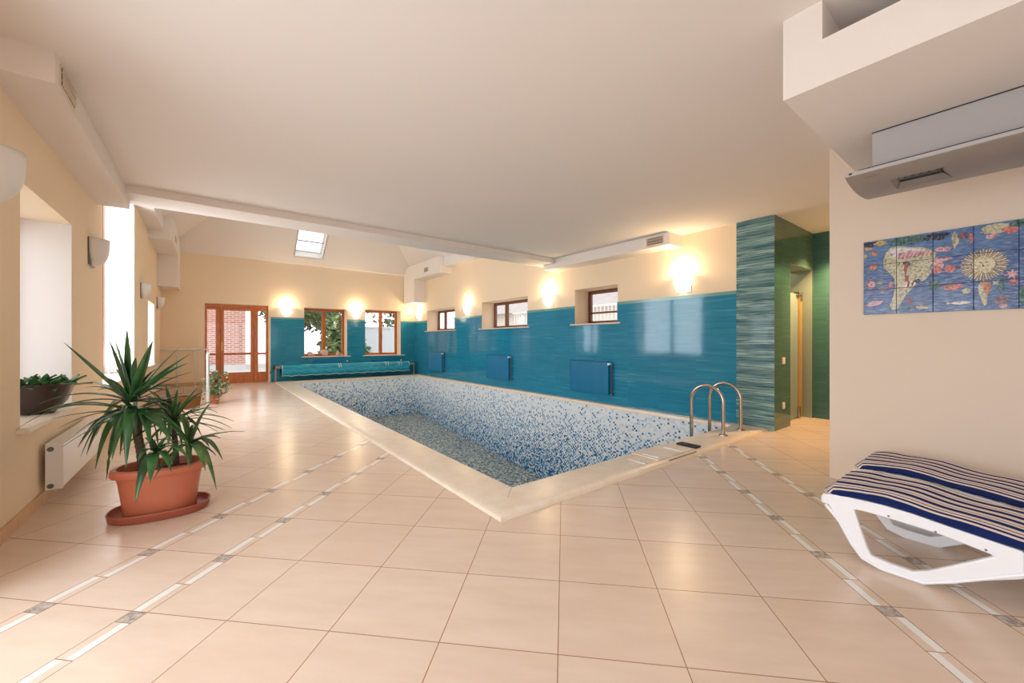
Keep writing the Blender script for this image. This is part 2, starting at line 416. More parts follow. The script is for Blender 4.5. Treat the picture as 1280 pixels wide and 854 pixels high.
# white reveals of the tall opening
bm=NB()
bx(bm,XL-WT,XL-.002,O2[1]-.006,O2[1]+.0,O2[2],O2[3]); bx(bm,XL-WT,XL-.002,O2[0],O2[0]+.006,O2[2],O2[3]); bx(bm,XL-WT,XL-.002,O2[0]+.006,O2[1]-.006,O2[3]-.006,O2[3])
bx(bm,XL-WT,XL-.002,O3[1]-.006,O3[1],O3[2],O3[3]); bx(bm,XL-WT,XL-.002,O1[1]-.006,O1[1],O1[2],O1[3])
struct('trim_3',bm,M['white_plaster'])
W3=(4.42,5.45,1.49,2.165); W2=(6.91,8.80,1.49,2.18); W1=(10.25,12.10,1.495,2.165)
bm=NB(); grid_wall(bm,'x',XR+.012,XR+.43,(2.43,YF+.42),(0,3.6),[W3,W2,W1]); struct('wall_right',bm,M['cream'])
bm=NB(); grid_wall(bm,'x',XR,XR+.012,(2.43,YF),(0,1.80),[W3,W2,W1]); struct('wall_right_tiles',bm,M['tileR'])
bm=NB(); grid_wall(bm,'x',XR-.006,XR+.012,(2.43,YF),(1.80,1.848),[W3,W2,W1]); struct('trim_4',bm,M['trim'])
bm=NB(); bx(bm,XR,XR+.43,YD,2.43,0,ZC); 
for f in bm.faces:
    if f.calc_center_median().y<YD+.001 : f.material_index=1
struct('pillar_right',bm,[M['tileW'],M['tileG']])
FW1=(2.271,3.492,.70,2.165); FW2=(4.05,5.249,.70,2.19); FD=(-.065,1.357,0,2.16)
bm=NB(); grid_wall(bm,'y',YF+.012,YF+.42,(XL-.42,XR+.43),(0,3.6),[FW1,FW2,FD]); struct('wall_far',bm,M['cream'])
bm=NB(); grid_wall(bm,'y',YF,YF+.012,(1.412,XR),(0,1.80),[FW1,FW2]); struct('wall_far_tiles',bm,M['tileF'])
bm=NB(); grid_wall(bm,'y',YF-.006,YF+.012,(1.412,XR-.006),(1.80,1.848),[FW1,FW2]); struct('trim_5',bm,M['trim'])
bm=NB(); grid_wall(bm,'y',YF,YF+.012,(XL,1.412),(0,3.45),[FD]); struct('trim_6',bm,M['cream'])
# shower-door wall and side wall
SD=(6.30,7.19,0,2.22)
bm=NB(); grid_wall(bm,'y',YD,YD+.30,(XR+.43,XG+.3),(0,ZC),[SD]); 
for f in bm.faces:
    c=f.calc_center_median()
    if c.y>YD+.01: f.material_index=1
struct('wall_shower_door',bm,[M['tileG'],M['jamb']])
bm=NB(); bx(bm,XG,XG+.3,YM-.4,YD,0,ZC); struct('wall_side_green',bm,M['tileG2'])
bm=NB(); bx(bm,6.2,7.9,3.6,3.7,0,2.9); bx(bm,7.8,7.9,YD+.3,3.6,0,2.9); bx(bm,6.18,6.28,YD+.3,3.6,0,2.9); bx(bm,6.2,7.9,YD+.3,3.7,2.6,2.7)
struct('wall_shower_room',bm,M['shower_grey'])
bm=NB(); bx(bm,XM,XG+.3,YB,YM,0,ZC); struct('wall_mural',bm,M['mural_cream'])
BW=(-.4,3.6,.0,2.35)
bm=NB(); grid_wall(bm,'y',YB-.3,YB,(XL-.42,XM+.5),(0,ZC+.2),[BW]); struct('wall_back',bm,M['cream'])
# ---- ceilings
BY0,BY1=5.67,6.13
bm=NB(); bx(bm,XL-.42,XG+.3,YB-.3,BY0,ZC,ZC+.25); struct('ceiling',bm,M['ceil'])
bm=NB(); bx(bm,XL,XR+.012,BY0,BY1,2.69,3.43); struct('ceiling_beam',bm,M['ceil'])
# hipped attic ceiling beyond the beam, with the skylight hole in its far slope
zr=3.43; sl=.8; zt=4.6; k=(zt-zr)/sl
bm=NB()
def zy(y): return zr+sl*(YF-y)
def strip(ya,yb,xa,xb):   # on far slope, quad between two depths; xa/xb functions
    poly(bm,[(xa(ya),ya,zy(ya)),(xb(ya),ya,zy(ya)),(xb(yb),yb,zy(yb)),(xa(yb),yb,zy(yb))])
Lx=lambda y:XL+(YF-y); Rx=lambda y:XR-(YF-y)
HX0,HX1,HY0,HY1=1.98,2.71,12.14,12.86
strip(YF,HY1,Lx,Rx); strip(HY1,HY0,Lx,lambda y:HX0); strip(HY1,HY0,lambda y:HX1,Rx); strip(HY0,YF-k,Lx,Rx)
poly(bm,[(XL,YF,zr),(XL,BY1,zr),(XL+k,BY1,zt),(XL+k,YF-k,zt)])
poly(bm,[(XR,YF,zr),(XR,BY1,zr),(XR-k,BY1,zt),(XR-k,YF-k,zt)])
poly(bm,[(XL+k,BY1,zt),(XR-k,BY1,zt),(XR-k,YF-k,zt),(XL+k,YF-k,zt)])
poly(bm,[(XL,BY1,zr),(XR,BY1,zr),(XR-k,BY1,zt),(XL+k,BY1,zt)])
o=struct('ceiling_attic',bm,M['ceil'])
# skylight: white shaft, frame, pane
nrm=Vector((0,sl,1)).normalized(); dwn=Vector((0,1,-sl)).normalized()
def sk(x,y,h): return Vector((x,y,zy(y)))+nrm*h
sky=empty('window_1',sk((HX0+HX1)/2,(HY0+HY1)/2,0)); sky['kind']='structure'
def skb(bm,x0,x1,y0,y1,h0,h1,mi=0):
    vs=[sk(x,y,h) for x in (x0,x1) for y in (y0,y1) for h in (h0,h1)]
    vs=[bm.verts.new(v-sky.location) for v in vs]
    for f in [(0,1,3,2),(4,6,7,5),(0,4,5,1),(2,3,7,6),(0,2,6,4),(1,5,7,3)]: bm.faces.new([vs[i] for i in f])
bm=NB(); 
skb(bm,HX0-.03,HX0,HY0-.02,HY1+.02,0,.3); skb(bm,HX1,HX1+.03,HY0-.02,HY1+.02,0,.3); skb(bm,HX0,HX1,HY0-.02,HY0,0,.3); skb(bm,HX0,HX1,HY1,HY1+.02,0,.3)
obj('window_shaft',bm,M['white_paint'],sky)
bm=NB()
skb(bm,HX0,HX0+.03,HY0,HY1,.23,.27); skb(bm,HX1-.03,HX1,HY0,HY1,.23,.27); skb(bm,HX0+.03,HX1-.03,HY0,HY0+.025,.23,.27); skb(bm,HX0+.03,HX1-.03,HY1-.025,HY1,.23,.27)
obj('window_frame',bm,M['white_paint'],sky)
bm=NB(); skb(bm,HX0+.01,HX1-.01,12.52,12.54,.19,.21); obj('blind_rail',bm,M['alu'],sky)
bm=NB(); skb(bm,HX0+.02,HX1-.02,HY0+.02,HY1-.02,.245,.25); obj('pane',bm,M['glass'],sky)
# boxed ducts
def vent(parent,x,y0,y1,z0,z1,side):   # grille on an x-face; side=+1 faces +x
    bm=NB(); bx(bm,x,x+side*.006,y0,y1,z0,z1); fr=obj('vent_frame',bm,M['sill'],parent)
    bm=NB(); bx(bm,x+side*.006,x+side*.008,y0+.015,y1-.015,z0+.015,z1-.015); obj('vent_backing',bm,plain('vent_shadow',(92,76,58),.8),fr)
    bm=NB(); n=max(3,int((y1-y0)/.028))
    for i in range(n):
        y=y0+.015+(y1-y0-.03)*(i+.5)/n
        bx(bm,x+side*.008,x+side*.013,y-.003,y+.003,z0+.012,z1-.012)
    for zz in (z0+(z1-z0)/3,z0+2*(z1-z0)/3): bx(bm,x+side*.008,x+side*.014,y0+.012,y1-.012,zz-.003,zz+.003)
    obj('slat',bm,M['sill'],fr)
bm=NB(); bx(bm,XL,-.68,3.325,6.0,2.60,ZC); L1=struct('trim_7',bm,M['ceil'])
vl=empty('air_vent',(0,0,0)); tag(vl,'beige slatted air grille in the ceiling duct above the near left wall','air vent',None); vent(vl,-.68,3.40,3.72,2.625,2.755,1)
bm=NB(); bx(bm,5.416,XR+.012,3.23,6.0,2.595,ZC); struct('trim_8',bm,M['ceil'])
vr=empty('air_vent',(0,0,0)); tag(vr,'small beige air grille at the near end of the right ceiling duct','air vent',None); vent(vr,5.416,3.32,3.62,2.62,2.75,-1)
for side,nm in ((0,'trim_9'),(1,'trim_10')):
    bm=NB()
    if side==0:
        bx(bm,XL,-.704,BY1,10.46,3.35,3.62); bx(bm,XL,-.56,10.46,YF,3.18,3.66); bx(bm,XL,-.56,12.25,YF,2.44,3.18)
    else:
        bx(bm,5.50,XR+.012,BY1,10.46,3.35,3.62); bx(bm,5.36,XR+.012,10.46,YF,3.18,3.66); bx(bm,5.36,XR+.012,12.25,YF,2.44,3.18)
    struct(nm,bm,M['ceil'])
v3=empty('air_vent'); tag(v3,'tiny air grille on the raised duct in the far left corner','air vent'); vent(v3,-.56,11.2,11.5,3.3,3.45,1)
v4=empty('air_vent'); tag(v4,'tiny air grille on the raised duct in the far right corner','air vent'); vent(v4,5.36,11.2,11.5,3.30,3.45,-1)
# deep soffit above the loungers with a recess cut in its side
bm=NB()
sx=2.318
grid_wall(bm,'x',sx,sx+.12,(YB,.757),(2.373,ZC),[(-2.0,.595,2.589,ZC)])
bx(bm,sx+.12,XM,YB,.757,2.373,2.589-.12); bx(bm,sx+.12,XM,.595,.757,2.469,ZC)
struct('ceiling_soffit',bm,M['ceil'])
# baseboards
bm=NB()
for a,b in ((YB,O00[0]),(O00[1],O0[0]),(O0[1],SY0)): bx(bm,XL,XL+.012,a,b,0,.085)
struct('baseboard_left',bm,M['baseboard'])
bm=NB(); bx(bm,XL,FD[0]-.02,YF-.012,YF,0,.10); struct('baseboard_far',bm,M['baseboard'])
# ---- window units
wn=[1]
def win(name,axis,wall,u0,u1,v0,v1,mull=(),fw=.07,mat='wood',depth=.06,handle=None,sash=True,bars=()):
    """frame in plane wall..wall+depth of axis"""
    o=empty(name,(0,0,0)); o['kind']='structure'
    def B(bm,a,b,c,d,w0=wall,w1=wall+depth):
        if axis=='x': bx(bm,w0,w1,a,b,c,d)
        else: bx(bm,a,b,w0,w1,c,d)
    bm=NB()
    B(bm,u0,u1,v0,v0+fw); B(bm,u0,u1,v1-fw,v1); B(bm,u0,u0+fw,v0+fw,v1-fw); B(bm,u1-fw,u1,v0+fw,v1-fw)
    for m in mull: B(bm,m-fw*.75,m+fw*.75,v0+fw,v1-fw)
    for h in bars: B(bm,u0+fw,u1-fw,h-.018,h+.018)
    obj('window_frame',bm,M[mat],o,bevel=.006)
    bm=NB(); B(bm,u0+fw*.6,u1-fw*.6,v0+fw*.6,v1-fw*.6,wall+depth*.55,wall+depth*.65); obj('pane',bm,M['glass'],o)
    if handle:
        hu,hv=handle; bm=NB()
        s=-1
        B(bm,hu-.012,hu+.012,hv-.03,hv+.03,wall-.01,wall); B(bm,hu-.009,hu+.009,hv-.11,hv+.01,wall-.035,wall-.02); B(bm,hu-.008,hu+.008,hv-.008,hv+.008,wall-.03,wall-.005)
        obj('window_handle',bm,M['alu'],o,bevel=.003)
    return o
win('window_2','x',XR+.40,*W3,mull=(),mat='wood_dark',bars=(1.72,))
win('window_3','x',XR+.40,*W2,mull=(8.276-.03,),mat='wood_dark')
win('window_4','x',XR+.40,*W1,mull=(11.60,),mat='wood_dark')
win('window_5','y',YF+.36,*FW1,mull=(2.888,),handle=(2.94,1.35))
win('window_6','y',YF+.36,*FW2,mull=(4.68,),handle=(4.72,1.35))
for i,(W_,fn) in enumerate(((O1,7),(O2,8),(O3,9))):
    win('window_%d'%fn,'x',XL-.41,*W_,mull=((W_[0]+W_[1])/2,),mat='wood')
win('window_10','x',XL-.41,*O0,mull=(.98,1.86),mat='wood',fw=.08)
win('window_11','x',XL-.41,*O00,mull=(-1.55,),mat='wood',fw=.08)
win('window_12','y',YB-.25,*BW,mull=(.6,1.6,2.6),mat='wood',fw=.08)
# sills
def sill(name,axis,w0,w1,a,b,z):
    bm=NB()
    if axis=='x': bx(bm,w0,w1,a,b,z-.03,z)
    else: bx(bm,a,b,w0,w1,z-.03,z)
    o=struct(name,bm,M['sill'],bevel=.008)
sill('trim_11','x',XR-.04,XR+.40,W3[0]-.08,W3[1]+.09,1.492)
sill('trim_12','x',XR-.04,XR+.40,W2[0]-.08,W2[1]+.10,1.492)
sill('trim_13','x',XR-.04,XR+.40,W1[0]-.08,W1[1]+.10,1.497)
sill('trim_14','y',YF-.05,YF+.36,FW1[0]-.08,FW1[1]+.10,.702)
sill('trim_15','y',YF-.05,YF+.36,FW2[0]-.08,FW2[1]+.13,.702)
sill('trim_16','x',XL-.35,XL+.05,O1[0]-.06,O1[1]+.06,.602)
sill('trim_17','x',XL-.35,XL+.05,O2[0]-.06,O2[1]+.06,.652)
sill('trim_18','x',XL-.35,XL+.04,O3[0]-.05,O3[1]+.05,.662)
# far glazed door with two sidelights
d=empty('door_1',(0,0,0)); d['kind']='structure'
ya,yb=YF+.01,YF+.09
bm=NB()
bx(bm,FD[0],FD[1],ya,yb,2.05,2.15)
for a,b in ((FD[0],-.018),(.165,.262),(1.015,1.115),(1.30,FD[1])): bx(bm,a,b,ya,yb,0,2.05)
for a,b in ((-.018,.165),(1.115,1.30)):
    bx(bm,a,b,ya,yb,0,.30); bx(bm,a,b,ya+.01,yb-.01,.785,.835); bx(bm,a,b,ya,yb,2.005,2.05)
obj('door_frame',bm,M['wood'],d,bevel=.006)
bm=NB(); bx(bm,-.018,.165,ya+.04,ya+.046,.30,2.005); bx(bm,1.115,1.30,ya+.04,ya+.046,.30,2.005); obj('sidelight_pane',bm,M['glass'],d)
bm=NB(); y0,y1=ya-.015,yb-.02
bx(bm,.2615,.34,y0,y1,.012,2.0505); bx(bm,.937,1.0155,y0,y1,.012,2.0505); bx(bm,.34,.937,y0,y1,.012,.31); bx(bm,.34,.937,y0,y1,1.99,2.045); bx(bm,.34,.937,y0+.01,y1-.01,.785,.845)
lf=obj('door_leaf',bm,M['wood'],d,bevel=.008)
bm=NB(); bx(bm,.34,.937,ya+.03,ya+.036,.31,1.99); obj('pane',bm,M['glass'],lf)
bm=NB(); bx(bm,.286,.316,y0-.008,y0,.90,1.14); tube(bm,[(.301,y0-.005,1.03),(.301,y0-.05,1.03),(.40,y0-.052,1.03)],.009); obj('door_handle',bm,M['brass'],lf,smooth=True)
bm=NB(); bx(bm,FD[0],FD[1],ya,yb+.3,-.02,.012); obj('threshold',bm,M['sill'],d)
# frosted glass shower door
d=empty('door_2',(0,0,0)); d['kind']='structure'
bm=NB(); bx(bm,6.305,7.02,YD+.13,YD+.14,.02,1.86); obj('glass_panel',bm,M['frost'],d)
bm=NB(); bx(bm,7.03,7.10,YD+.10,YD+.15,.03,1.84); obj('edge_profile',bm,plain('gold_profile',(226,180,110),.3,metal=.5),d)
bm=NB(); bx(bm,6.95,7.12,YD+.09,YD+.16,1.84,1.89); bx(bm,7.03,7.10,YD+.085,YD+.10,1.76,1.84); obj('top_hinge',bm,M['steel'],d,bevel=.008)
bm=NB(); bx(bm,6.99,7.06,YD+.10,YD+.17,.0,.17); obj('bottom_hinge',bm,M['steel'],d,bevel=.008)
bm=NB(); bx(bm,6.302,6.33,YD+.29,YD+.298,1.87,2.22); obj('jamb_strip',bm,M['white_plaster'],d)
# ================================================================== THINGS
GREY=M['grey_metal']
def copy_tree(o,parent=None):
    c=o.copy(); C.objects.link(c); c.parent=parent
    for ch in list(o.children): copy_tree(ch,c)
    return c
# ---- radiators (local: back at x=0, front towards -x, near end at y=0, grows +y)
def radiator(name,L,H,D,mat,knob=True,end_detail=False,ribs=None):
    r=empty(name)
    bm=NB()
    n=ribs or int(L/.04); 
    # ribbed front panel: extruded wavy outline seen from above
    out=[]; x0=-D
    for i in range(n):
        y=L*i/n; w=L/n
        out+=[(x0,y+.002),(x0,y+w*.62),(x0+.007,y+w*.72),(x0+.007,y+w*.9)]
    out+=[(x0,L)]
    out+=[(x0+.02,L),(x0+.02,0.0)]
    if ribs==1: out=[(x0,.0),(x0,L),(x0+.02,L),(x0+.02,0)]
    A=[bm.verts.new((u,v,.02)) for u,v in out]; B=[bm.verts.new((u,v,H-.012)) for u,v in out]
    m=len(out)
    bm.faces.new(A); bm.faces.new(B[::-1])
    for i in range(m): bm.faces.new((A[i],B[i],B[(i+1)%m],A[(i+1)%m]))
    obj('front_panel',bm,mat,r)
    bm=NB(); bx(bm,-.045,-.030,.01,L-.01,.02,H-.012); obj('rear_panel',bm,mat,r)
    for yy in (0,L-.006):
        bm=NB(); bx(bm,-D+.0005,-.028,yy-.0005,yy+.0065,.006,H-.004); obj('side_cover',bm,mat,r,bevel=.002)
    bm=NB(); 
    bx(bm,-D,-.028,0,L,H-.006,H); 
    obj('top_grille',bm,mat,r,bevel=.002)
    for yy in (L*.2,L*.8):
        bm=NB(); bx(bm,-.03,-.0005,yy,yy+.03,.04,H-.05); obj('wall_bracket',bm,mat,r)
    if knob:
        bm=NB()
        tube(bm,[(-.05,-.004,H-.05),(-.05,-.03,H-.05)],.012); bx(bm,-.062,-.038,-.045,-.02,H-.065,H-.038)
        tube(bm,[(-.05,-.035,.03),(-.05,-.035,H-.05)],.008)
        tube(bm,[(-.05,-.0,.03),(-.05,-.04,.03),(-.0005,-.04,.03)],.010)
        obj('valve_pipe',bm,GREY,r,smooth=True)
        bm=NB(); tube(bm,[(-.062,-.034,H-.04),(-.09,-.034,H-.04),(-.135,-.034,H-.04)],[.018,.024,.021],16); obj('thermostat_knob',bm,M['plastic'],r,smooth=True)
        bm=NB(); tube(bm,[(-.05,-.03,.012),(-.05,-.055,.012)],.02,12); obj('lower_valve',bm,M['steel'],r,smooth=True)
    if end_detail:
        for zz,nm in ((H-.04,'upper_plug'),(.035,'lower_plug')):
            bm=NB(); tube(bm,[(-.055,0,zz),(-.055,-.006,zz)],.022,20); p=obj(nm,bm,M['white_paint'],r,smooth=True)
            bm=NB(); tube(bm,[(-.055,-.003,zz),(-.055,-.008,zz)],.017,20); tube(bm,[(-.055,-.008,zz),(-.055,-.012,zz)],.007,6); obj('plug_nut',bm,GREY,p,smooth=True)
    return r
rg='blue radiators on the pool hall walls'
ra=radiator('radiator',.92,.60,.10,M['bluerad'])
ra.location=(XR,4.545,.19); tag(ra,'blue ribbed radiator under the small single-pane window nearest the pool ladder','radiator',rg)
rb=copy_tree(ra); rb.location=(XR,7.49,.22); tag(rb,'blue radiator on the tiled side wall under the middle high window','radiator',rg)
rc=copy_tree(ra); rc.location=(XR,10.86,.22); tag(rc,'blue radiator on the side wall farthest from the ladder, close to the corner','radiator',rg)
rdn=radiator('radiator',.92,.50,.10,M['bluerad']); 
rdn.location=(3.43,YF,.08); rdn.rotation_euler=(0,0,PI/2); tag(rdn,'blue radiator hidden behind the cover reel under the window with the shells, white knob showing','radiator',rg)
rde=copy_tree(rdn); rde.location=(5.18,YF,.06); tag(rde,'blue radiator behind the right end of the cover reel, white knob showing','radiator',rg)
rl=radiator('radiator',1.25,.335,.115,M['white_paint'],knob=False,end_detail=True,ribs=1)
# white panel radiator under the near left window (mirror: front faces +x)
rl.location=(XL,4.2+1.25,.095); rl.rotation_euler=(0,0,PI); tag(rl,'long low white panel radiator on the left wall behind the potted palm-like plant','radiator')
# the plugs belong on the end that faces the camera
for ch in rl.children:
    if 'plug' in ch.name:
        ch.location.y=1.25+.0
        ch.scale.y=-1
rw=empty('radiator',(XL-.30,O2[1]-.008,.66)); tag(rw,'white slatted radiator standing in the tall bright window recess of the left wall','radiator')
bm=NB(); 
for i in range(7): bx(bm,.0+i*.036,.028+i*.036,-.05,-.02,.02,.42)
obj('slat',bm,M['white_paint'],rw,bevel=.004)
bm=NB(); bx(bm,0,.245,-.02,-.002,.05,.39); bx(bm,.01,.03,-.045,-.0,0,.03); bx(bm,.21,.23,-.045,0,0,.03); obj('rear_panel',bm,M['white_paint'],rw)
# ---- wall lamps: half-bowl opal sconces (local: wall plane x=0, bowl towards +x)
def sconce(lit):
    r=empty('wall_lamp')
    bm=NB(); N=14; Mz=8; R=.135; Hh=.27; 
    # bowl: half ellipse plan, tapering to a rounded bottom
    rings=[]
    for j in range(Mz+1):
        tt=j/Mz; z=Hh*(tt-.5); s=max((1-(1-tt)**3.2)**.45,.34)
        rings.append([bm.verts.new((.012+.125*s*math.sin(PI*i/N),-R*s*math.cos(PI*i/N),z)) for i in range(N+1)])
    for A,B in zip(rings,rings[1:]):
        for i in range(N): bm.faces.new((A[i],A[i+1],B[i+1],B[i]))
    bm.faces.new(rings[0])
    o=obj('lamp_shade',bm,M['lit'] if lit else M['lampglass'],r,smooth=True,angle=60)
    md=o.modifiers.new('thickness','SOLIDIFY'); md.thickness=.005; md.offset=-1
    bm=NB(); bx(bm,0.0,.012,-.125,.125,-.135,.138); obj('back_plate',bm,GREY if not lit else M['white_paint'],r,bevel=.004)
    return r
un=sconce(False); li=sconce(True)
gl='unlit half-bowl lamps on the left wall'; gr='lit wall lamps above the blue tiles'
for i,(y,lb) in enumerate(((3.37,'unlit white half-bowl wall lamp nearest the camera, cut by the left edge of the photo'),(5.735,'unlit half-bowl wall lamp on the pier before the tall bright window recess'),(9.54,'unlit half-bowl wall lamp past the tall recess, the third along the left wall'),(12.3,'unlit half-bowl wall lamp farthest along the left wall, by the far corner'))):
    o=un if i==0 else copy_tree(un); o.location=(XL,y,2.045); tag(o,lb,'wall lamp',gl)
spots=[((XR,3.195,2.03),PI,'lit wall lamp on the right wall nearest the green tiled pillar'),
 ((XR,6.193,2.03),PI,'lit wall lamp between the single-pane window and the middle high window'),
 ((XR,9.487,2.03),PI,'lit wall lamp between the middle and the farthest high windows'),
 ((XR,12.65,2.03),PI,'lit wall lamp on the right wall close to the end wall corner'),
 ((1.806,YF,2.03),-PI/2,'lit wall lamp between the glazed door and the window with the shells'),
 ((3.761,YF,2.03),-PI/2,'lit wall lamp between the two end wall windows')]
for i,(loc,rz,lb) in enumerate(spots):
    o=li if i==0 else copy_tree(li); 
    o.location=(loc[0]+(.012 if loc[0]==XR else 0),loc[1]+(.012 if loc[1]==YF else 0),loc[2]); o.rotation_euler=(0,0,rz); tag(o,lb,'wall lamp',gr)
    L=bpy.data.lights.new('lamp_bulb','POINT'); L.energy=LAMP_W; L.color=(1,.72,.42); L.shadow_soft_size=.035
    lo=bpy.data.objects.new('lamp_bulb',L); C.objects.link(lo)
    dx,dy=math.cos(rz)*.085,math.sin(rz)*.085
    lo.location=(o.location.x+dx,o.location.y+dy,loc[2]+.175)
# ---- switches on the green wall
for z,lb in ((.896,'beige light switch on the green tiles beside the shower door, upper one'),(.303,'beige socket low on the green tiles beside the shower door')):
    s=empty('light_switch' if z>.5 else 'wall_socket',(6.04,YD,z)); tag(s,lb,'switch' if z>.5 else 'socket')
    w=.075 if z>.5 else .045
    bm=NB(); bx(bm,-w/2-.01,w/2+.01,-.010,0,-.045,.045); obj('cover_plate',bm,M['switch'],s,bevel=.004)
    bm=NB(); bx(bm,-.02,.02,-.016,-.010,-.028,.028); obj('rocker',bm,M['plastic'],s,bevel=.003)
s=empty('light_switch',(XL,8.95+.3,.95)); tag(s,'small pale switch on the left wall beside the tall recess','switch')
bm=NB(); bx(bm,0,.010,-.04,.04,-.04,.04); obj('cover_plate',bm,M['switch'],s,bevel=.003)
bm=NB(); bx(bm,.010,.014,-.02,.02,-.028,.028); obj('rocker',bm,M['plastic'],s,bevel=.002)
# ---- pool ladder
lad=empty('pool_ladder',(4.85,2.2,.034)); tag(lad,'polished steel pool ladder with two arched handrails set in the coping','pool ladder')
def railpts(x):
    P=[(x,0,-.02),(x,0,.38)]
    cy,r=.195,.195
    for i in range(1,16):
        a=PI*i/16; P.append((x,cy-r*math.cos(a),.36+.02+r*math.sin(a)))
    P+=[(x,.39,.36),(x,.39,-.2),(x,.37,-.6),(x,.32,-1.25)]
    return P
for x in (0,.47):
    bm=NB(); tube(bm,railpts(x),.0205,16); r_=obj('handrail',bm,M['steel'],lad,smooth=True)
    bm=NB(); lathe(bm,[(0,.0),(.05,.0),(.048,.008),(.03,.014),(.024,.03),(0,.03)],x,0,.001,n=24); obj('flange',bm,M['steel'],r_,smooth=True)
for i,z in enumerate((-.35,-.65,-.95)):
    yy=.385-.03*i
    bm=NB(); bx(bm,.0,.47,yy-.05,yy+.02,z-.012,z+.012); obj('tread',bm,M['steel'],lad,bevel=.004)
# ---- loose stone insert with slots and black brush strip in the near coping
cb=empty('coping_insert',(0,0,0)); tag(cb,'pale stone insert with white slots on the near pool coping left of the ladder','coping insert')
bm=NB(); bx(bm,3.33,3.97,2.10,2.40,.034,.046); obj('stone_plate',bm,M['coping'],cb,bevel=.008)
for x in (3.17,3.40,3.78):
    bm=NB(); bx(bm,x-.018,x+.018,2.12,2.31,.033,.040 if x<3.3 else .051); obj('slot_cover',bm,M['white_paint'],cb,bevel=.003)
bm=NB(); bx(bm,3.45,3.96,2.055,2.075,.0,.028); obj('metal_lip',bm,M['steel'],cb,bevel=.003)
tag(obj('drain_grille',(lambda b:(bx(b,4.02,4.13,2.10,2.32,.034,.052),b)[1])(NB()),M['glossblack'],bevel=.006),'small black rectangular grille on the near coping beside the ladder','grille')
# ---- cover reel
rx0,rx1,ry,rz_=1.633,5.372,12.80,.34
reel=empty('cover_reel',(0,ry,0)); tag(reel,'turquoise bubble pool cover rolled on a reel along the end wall','pool cover reel')
bm=NB(); 
def coverprof(w):
    P=[]
    for i in range(28):
        a=2*PI*i/28; r=.165+.012*math.sin(3*a+.6)+w
        P.append((r*math.cos(a),rz_+r*.95*math.sin(a)))
    return P
for a,b in ((rx0,3.15),(3.19,4.58),(4.64,5.02),(5.08,rx1)): prism(bm,coverprof(0),'x',a,b)
obj('rolled_cover',bm,M['cover'],reel,smooth=True,angle=40)
bm=NB(); prism(bm,coverprof(-.012),'x',rx0+.01,rx1-.01); obj('inner_roll',bm,M['cover'],reel,smooth=True,angle=40)
for a in (rx0,3.13,3.19,4.56,4.64,5.0,5.08,rx1-.02):
    bm=NB(); prism(bm,coverprof(.004),'x',a,a+.022)
    obj('cover_hem',bm,M['cover_edge'],reel,smooth=True,angle=40)
# loose flap hanging down the front
bm=NB(); nn=80
top=[];bot=[]
for i in range(nn+1):
    x=rx0+.01+(rx1-rx0-.02)*i/nn
    top.append(bm.verts.new((x,-.176,rz_+.03))); bot.append(bm.verts.new((x,-.172+.008*math.sin(i*1.7),.185+.010*math.sin(i*.9)+.006*math.sin(i*2.3))))
for i in range(nn): bm.faces.new((top[i],top[i+1],bot[i+1],bot[i]))
o=obj('cover_flap',bm,M['cover'],reel,smooth=True); md=o.modifiers.new('t','SOLIDIFY'); md.thickness=.006
bm=NB()
for i in range(nn):
    a=bot[0] if False else None
for i in range(nn+1):
    pass
pts=[(rx0+.01+(rx1-rx0-.02)*i/nn,-.180+.008*math.sin(i*1.7),.185+.010*math.sin(i*.9)+.006*math.sin(i*2.3)) for i in range(nn+1)]
tube(bm,pts,.009,6); obj('cover_edge',bm,M['cover_edge'],reel,smooth=True)
for a,b,zz in ((1.50,rx0+.02,.08),(rx1-.02,5.60,.04)):
    bm=NB(); tube(bm,[(a,0,rz_+zz),(b,0,rz_+zz)],.045,16); obj('axle',bm,M['alu'],reel,smooth=True)
for x in (1.50,5.585):
    bm=NB(); zt_=rz_+(.10 if x<3 else .07)
    bx(bm,x-.018,x+.018,-.03,.03,.0,zt_) ; bx(bm,x-.02,x+.02,-.16,.16,.0,.025); obj('leg',bm,M['alu'],reel,bevel=.005)
bm=NB(); lathe(bm,[(0,-.02),(.07,-.02),(.07,.02),(0,.02)],0,0,0,n=20)
for v in bm.verts: v.co=Vector((1.455+v.co.z,v.co.x,rz_+.08+v.co.y))
tube(bm,[(1.44,0,rz_+.08),(1.40,0,rz_+.02),(1.36,0,rz_-.08)],.010,8)
obj('crank_wheel',bm,M['glossblack'],reel,smooth=True)
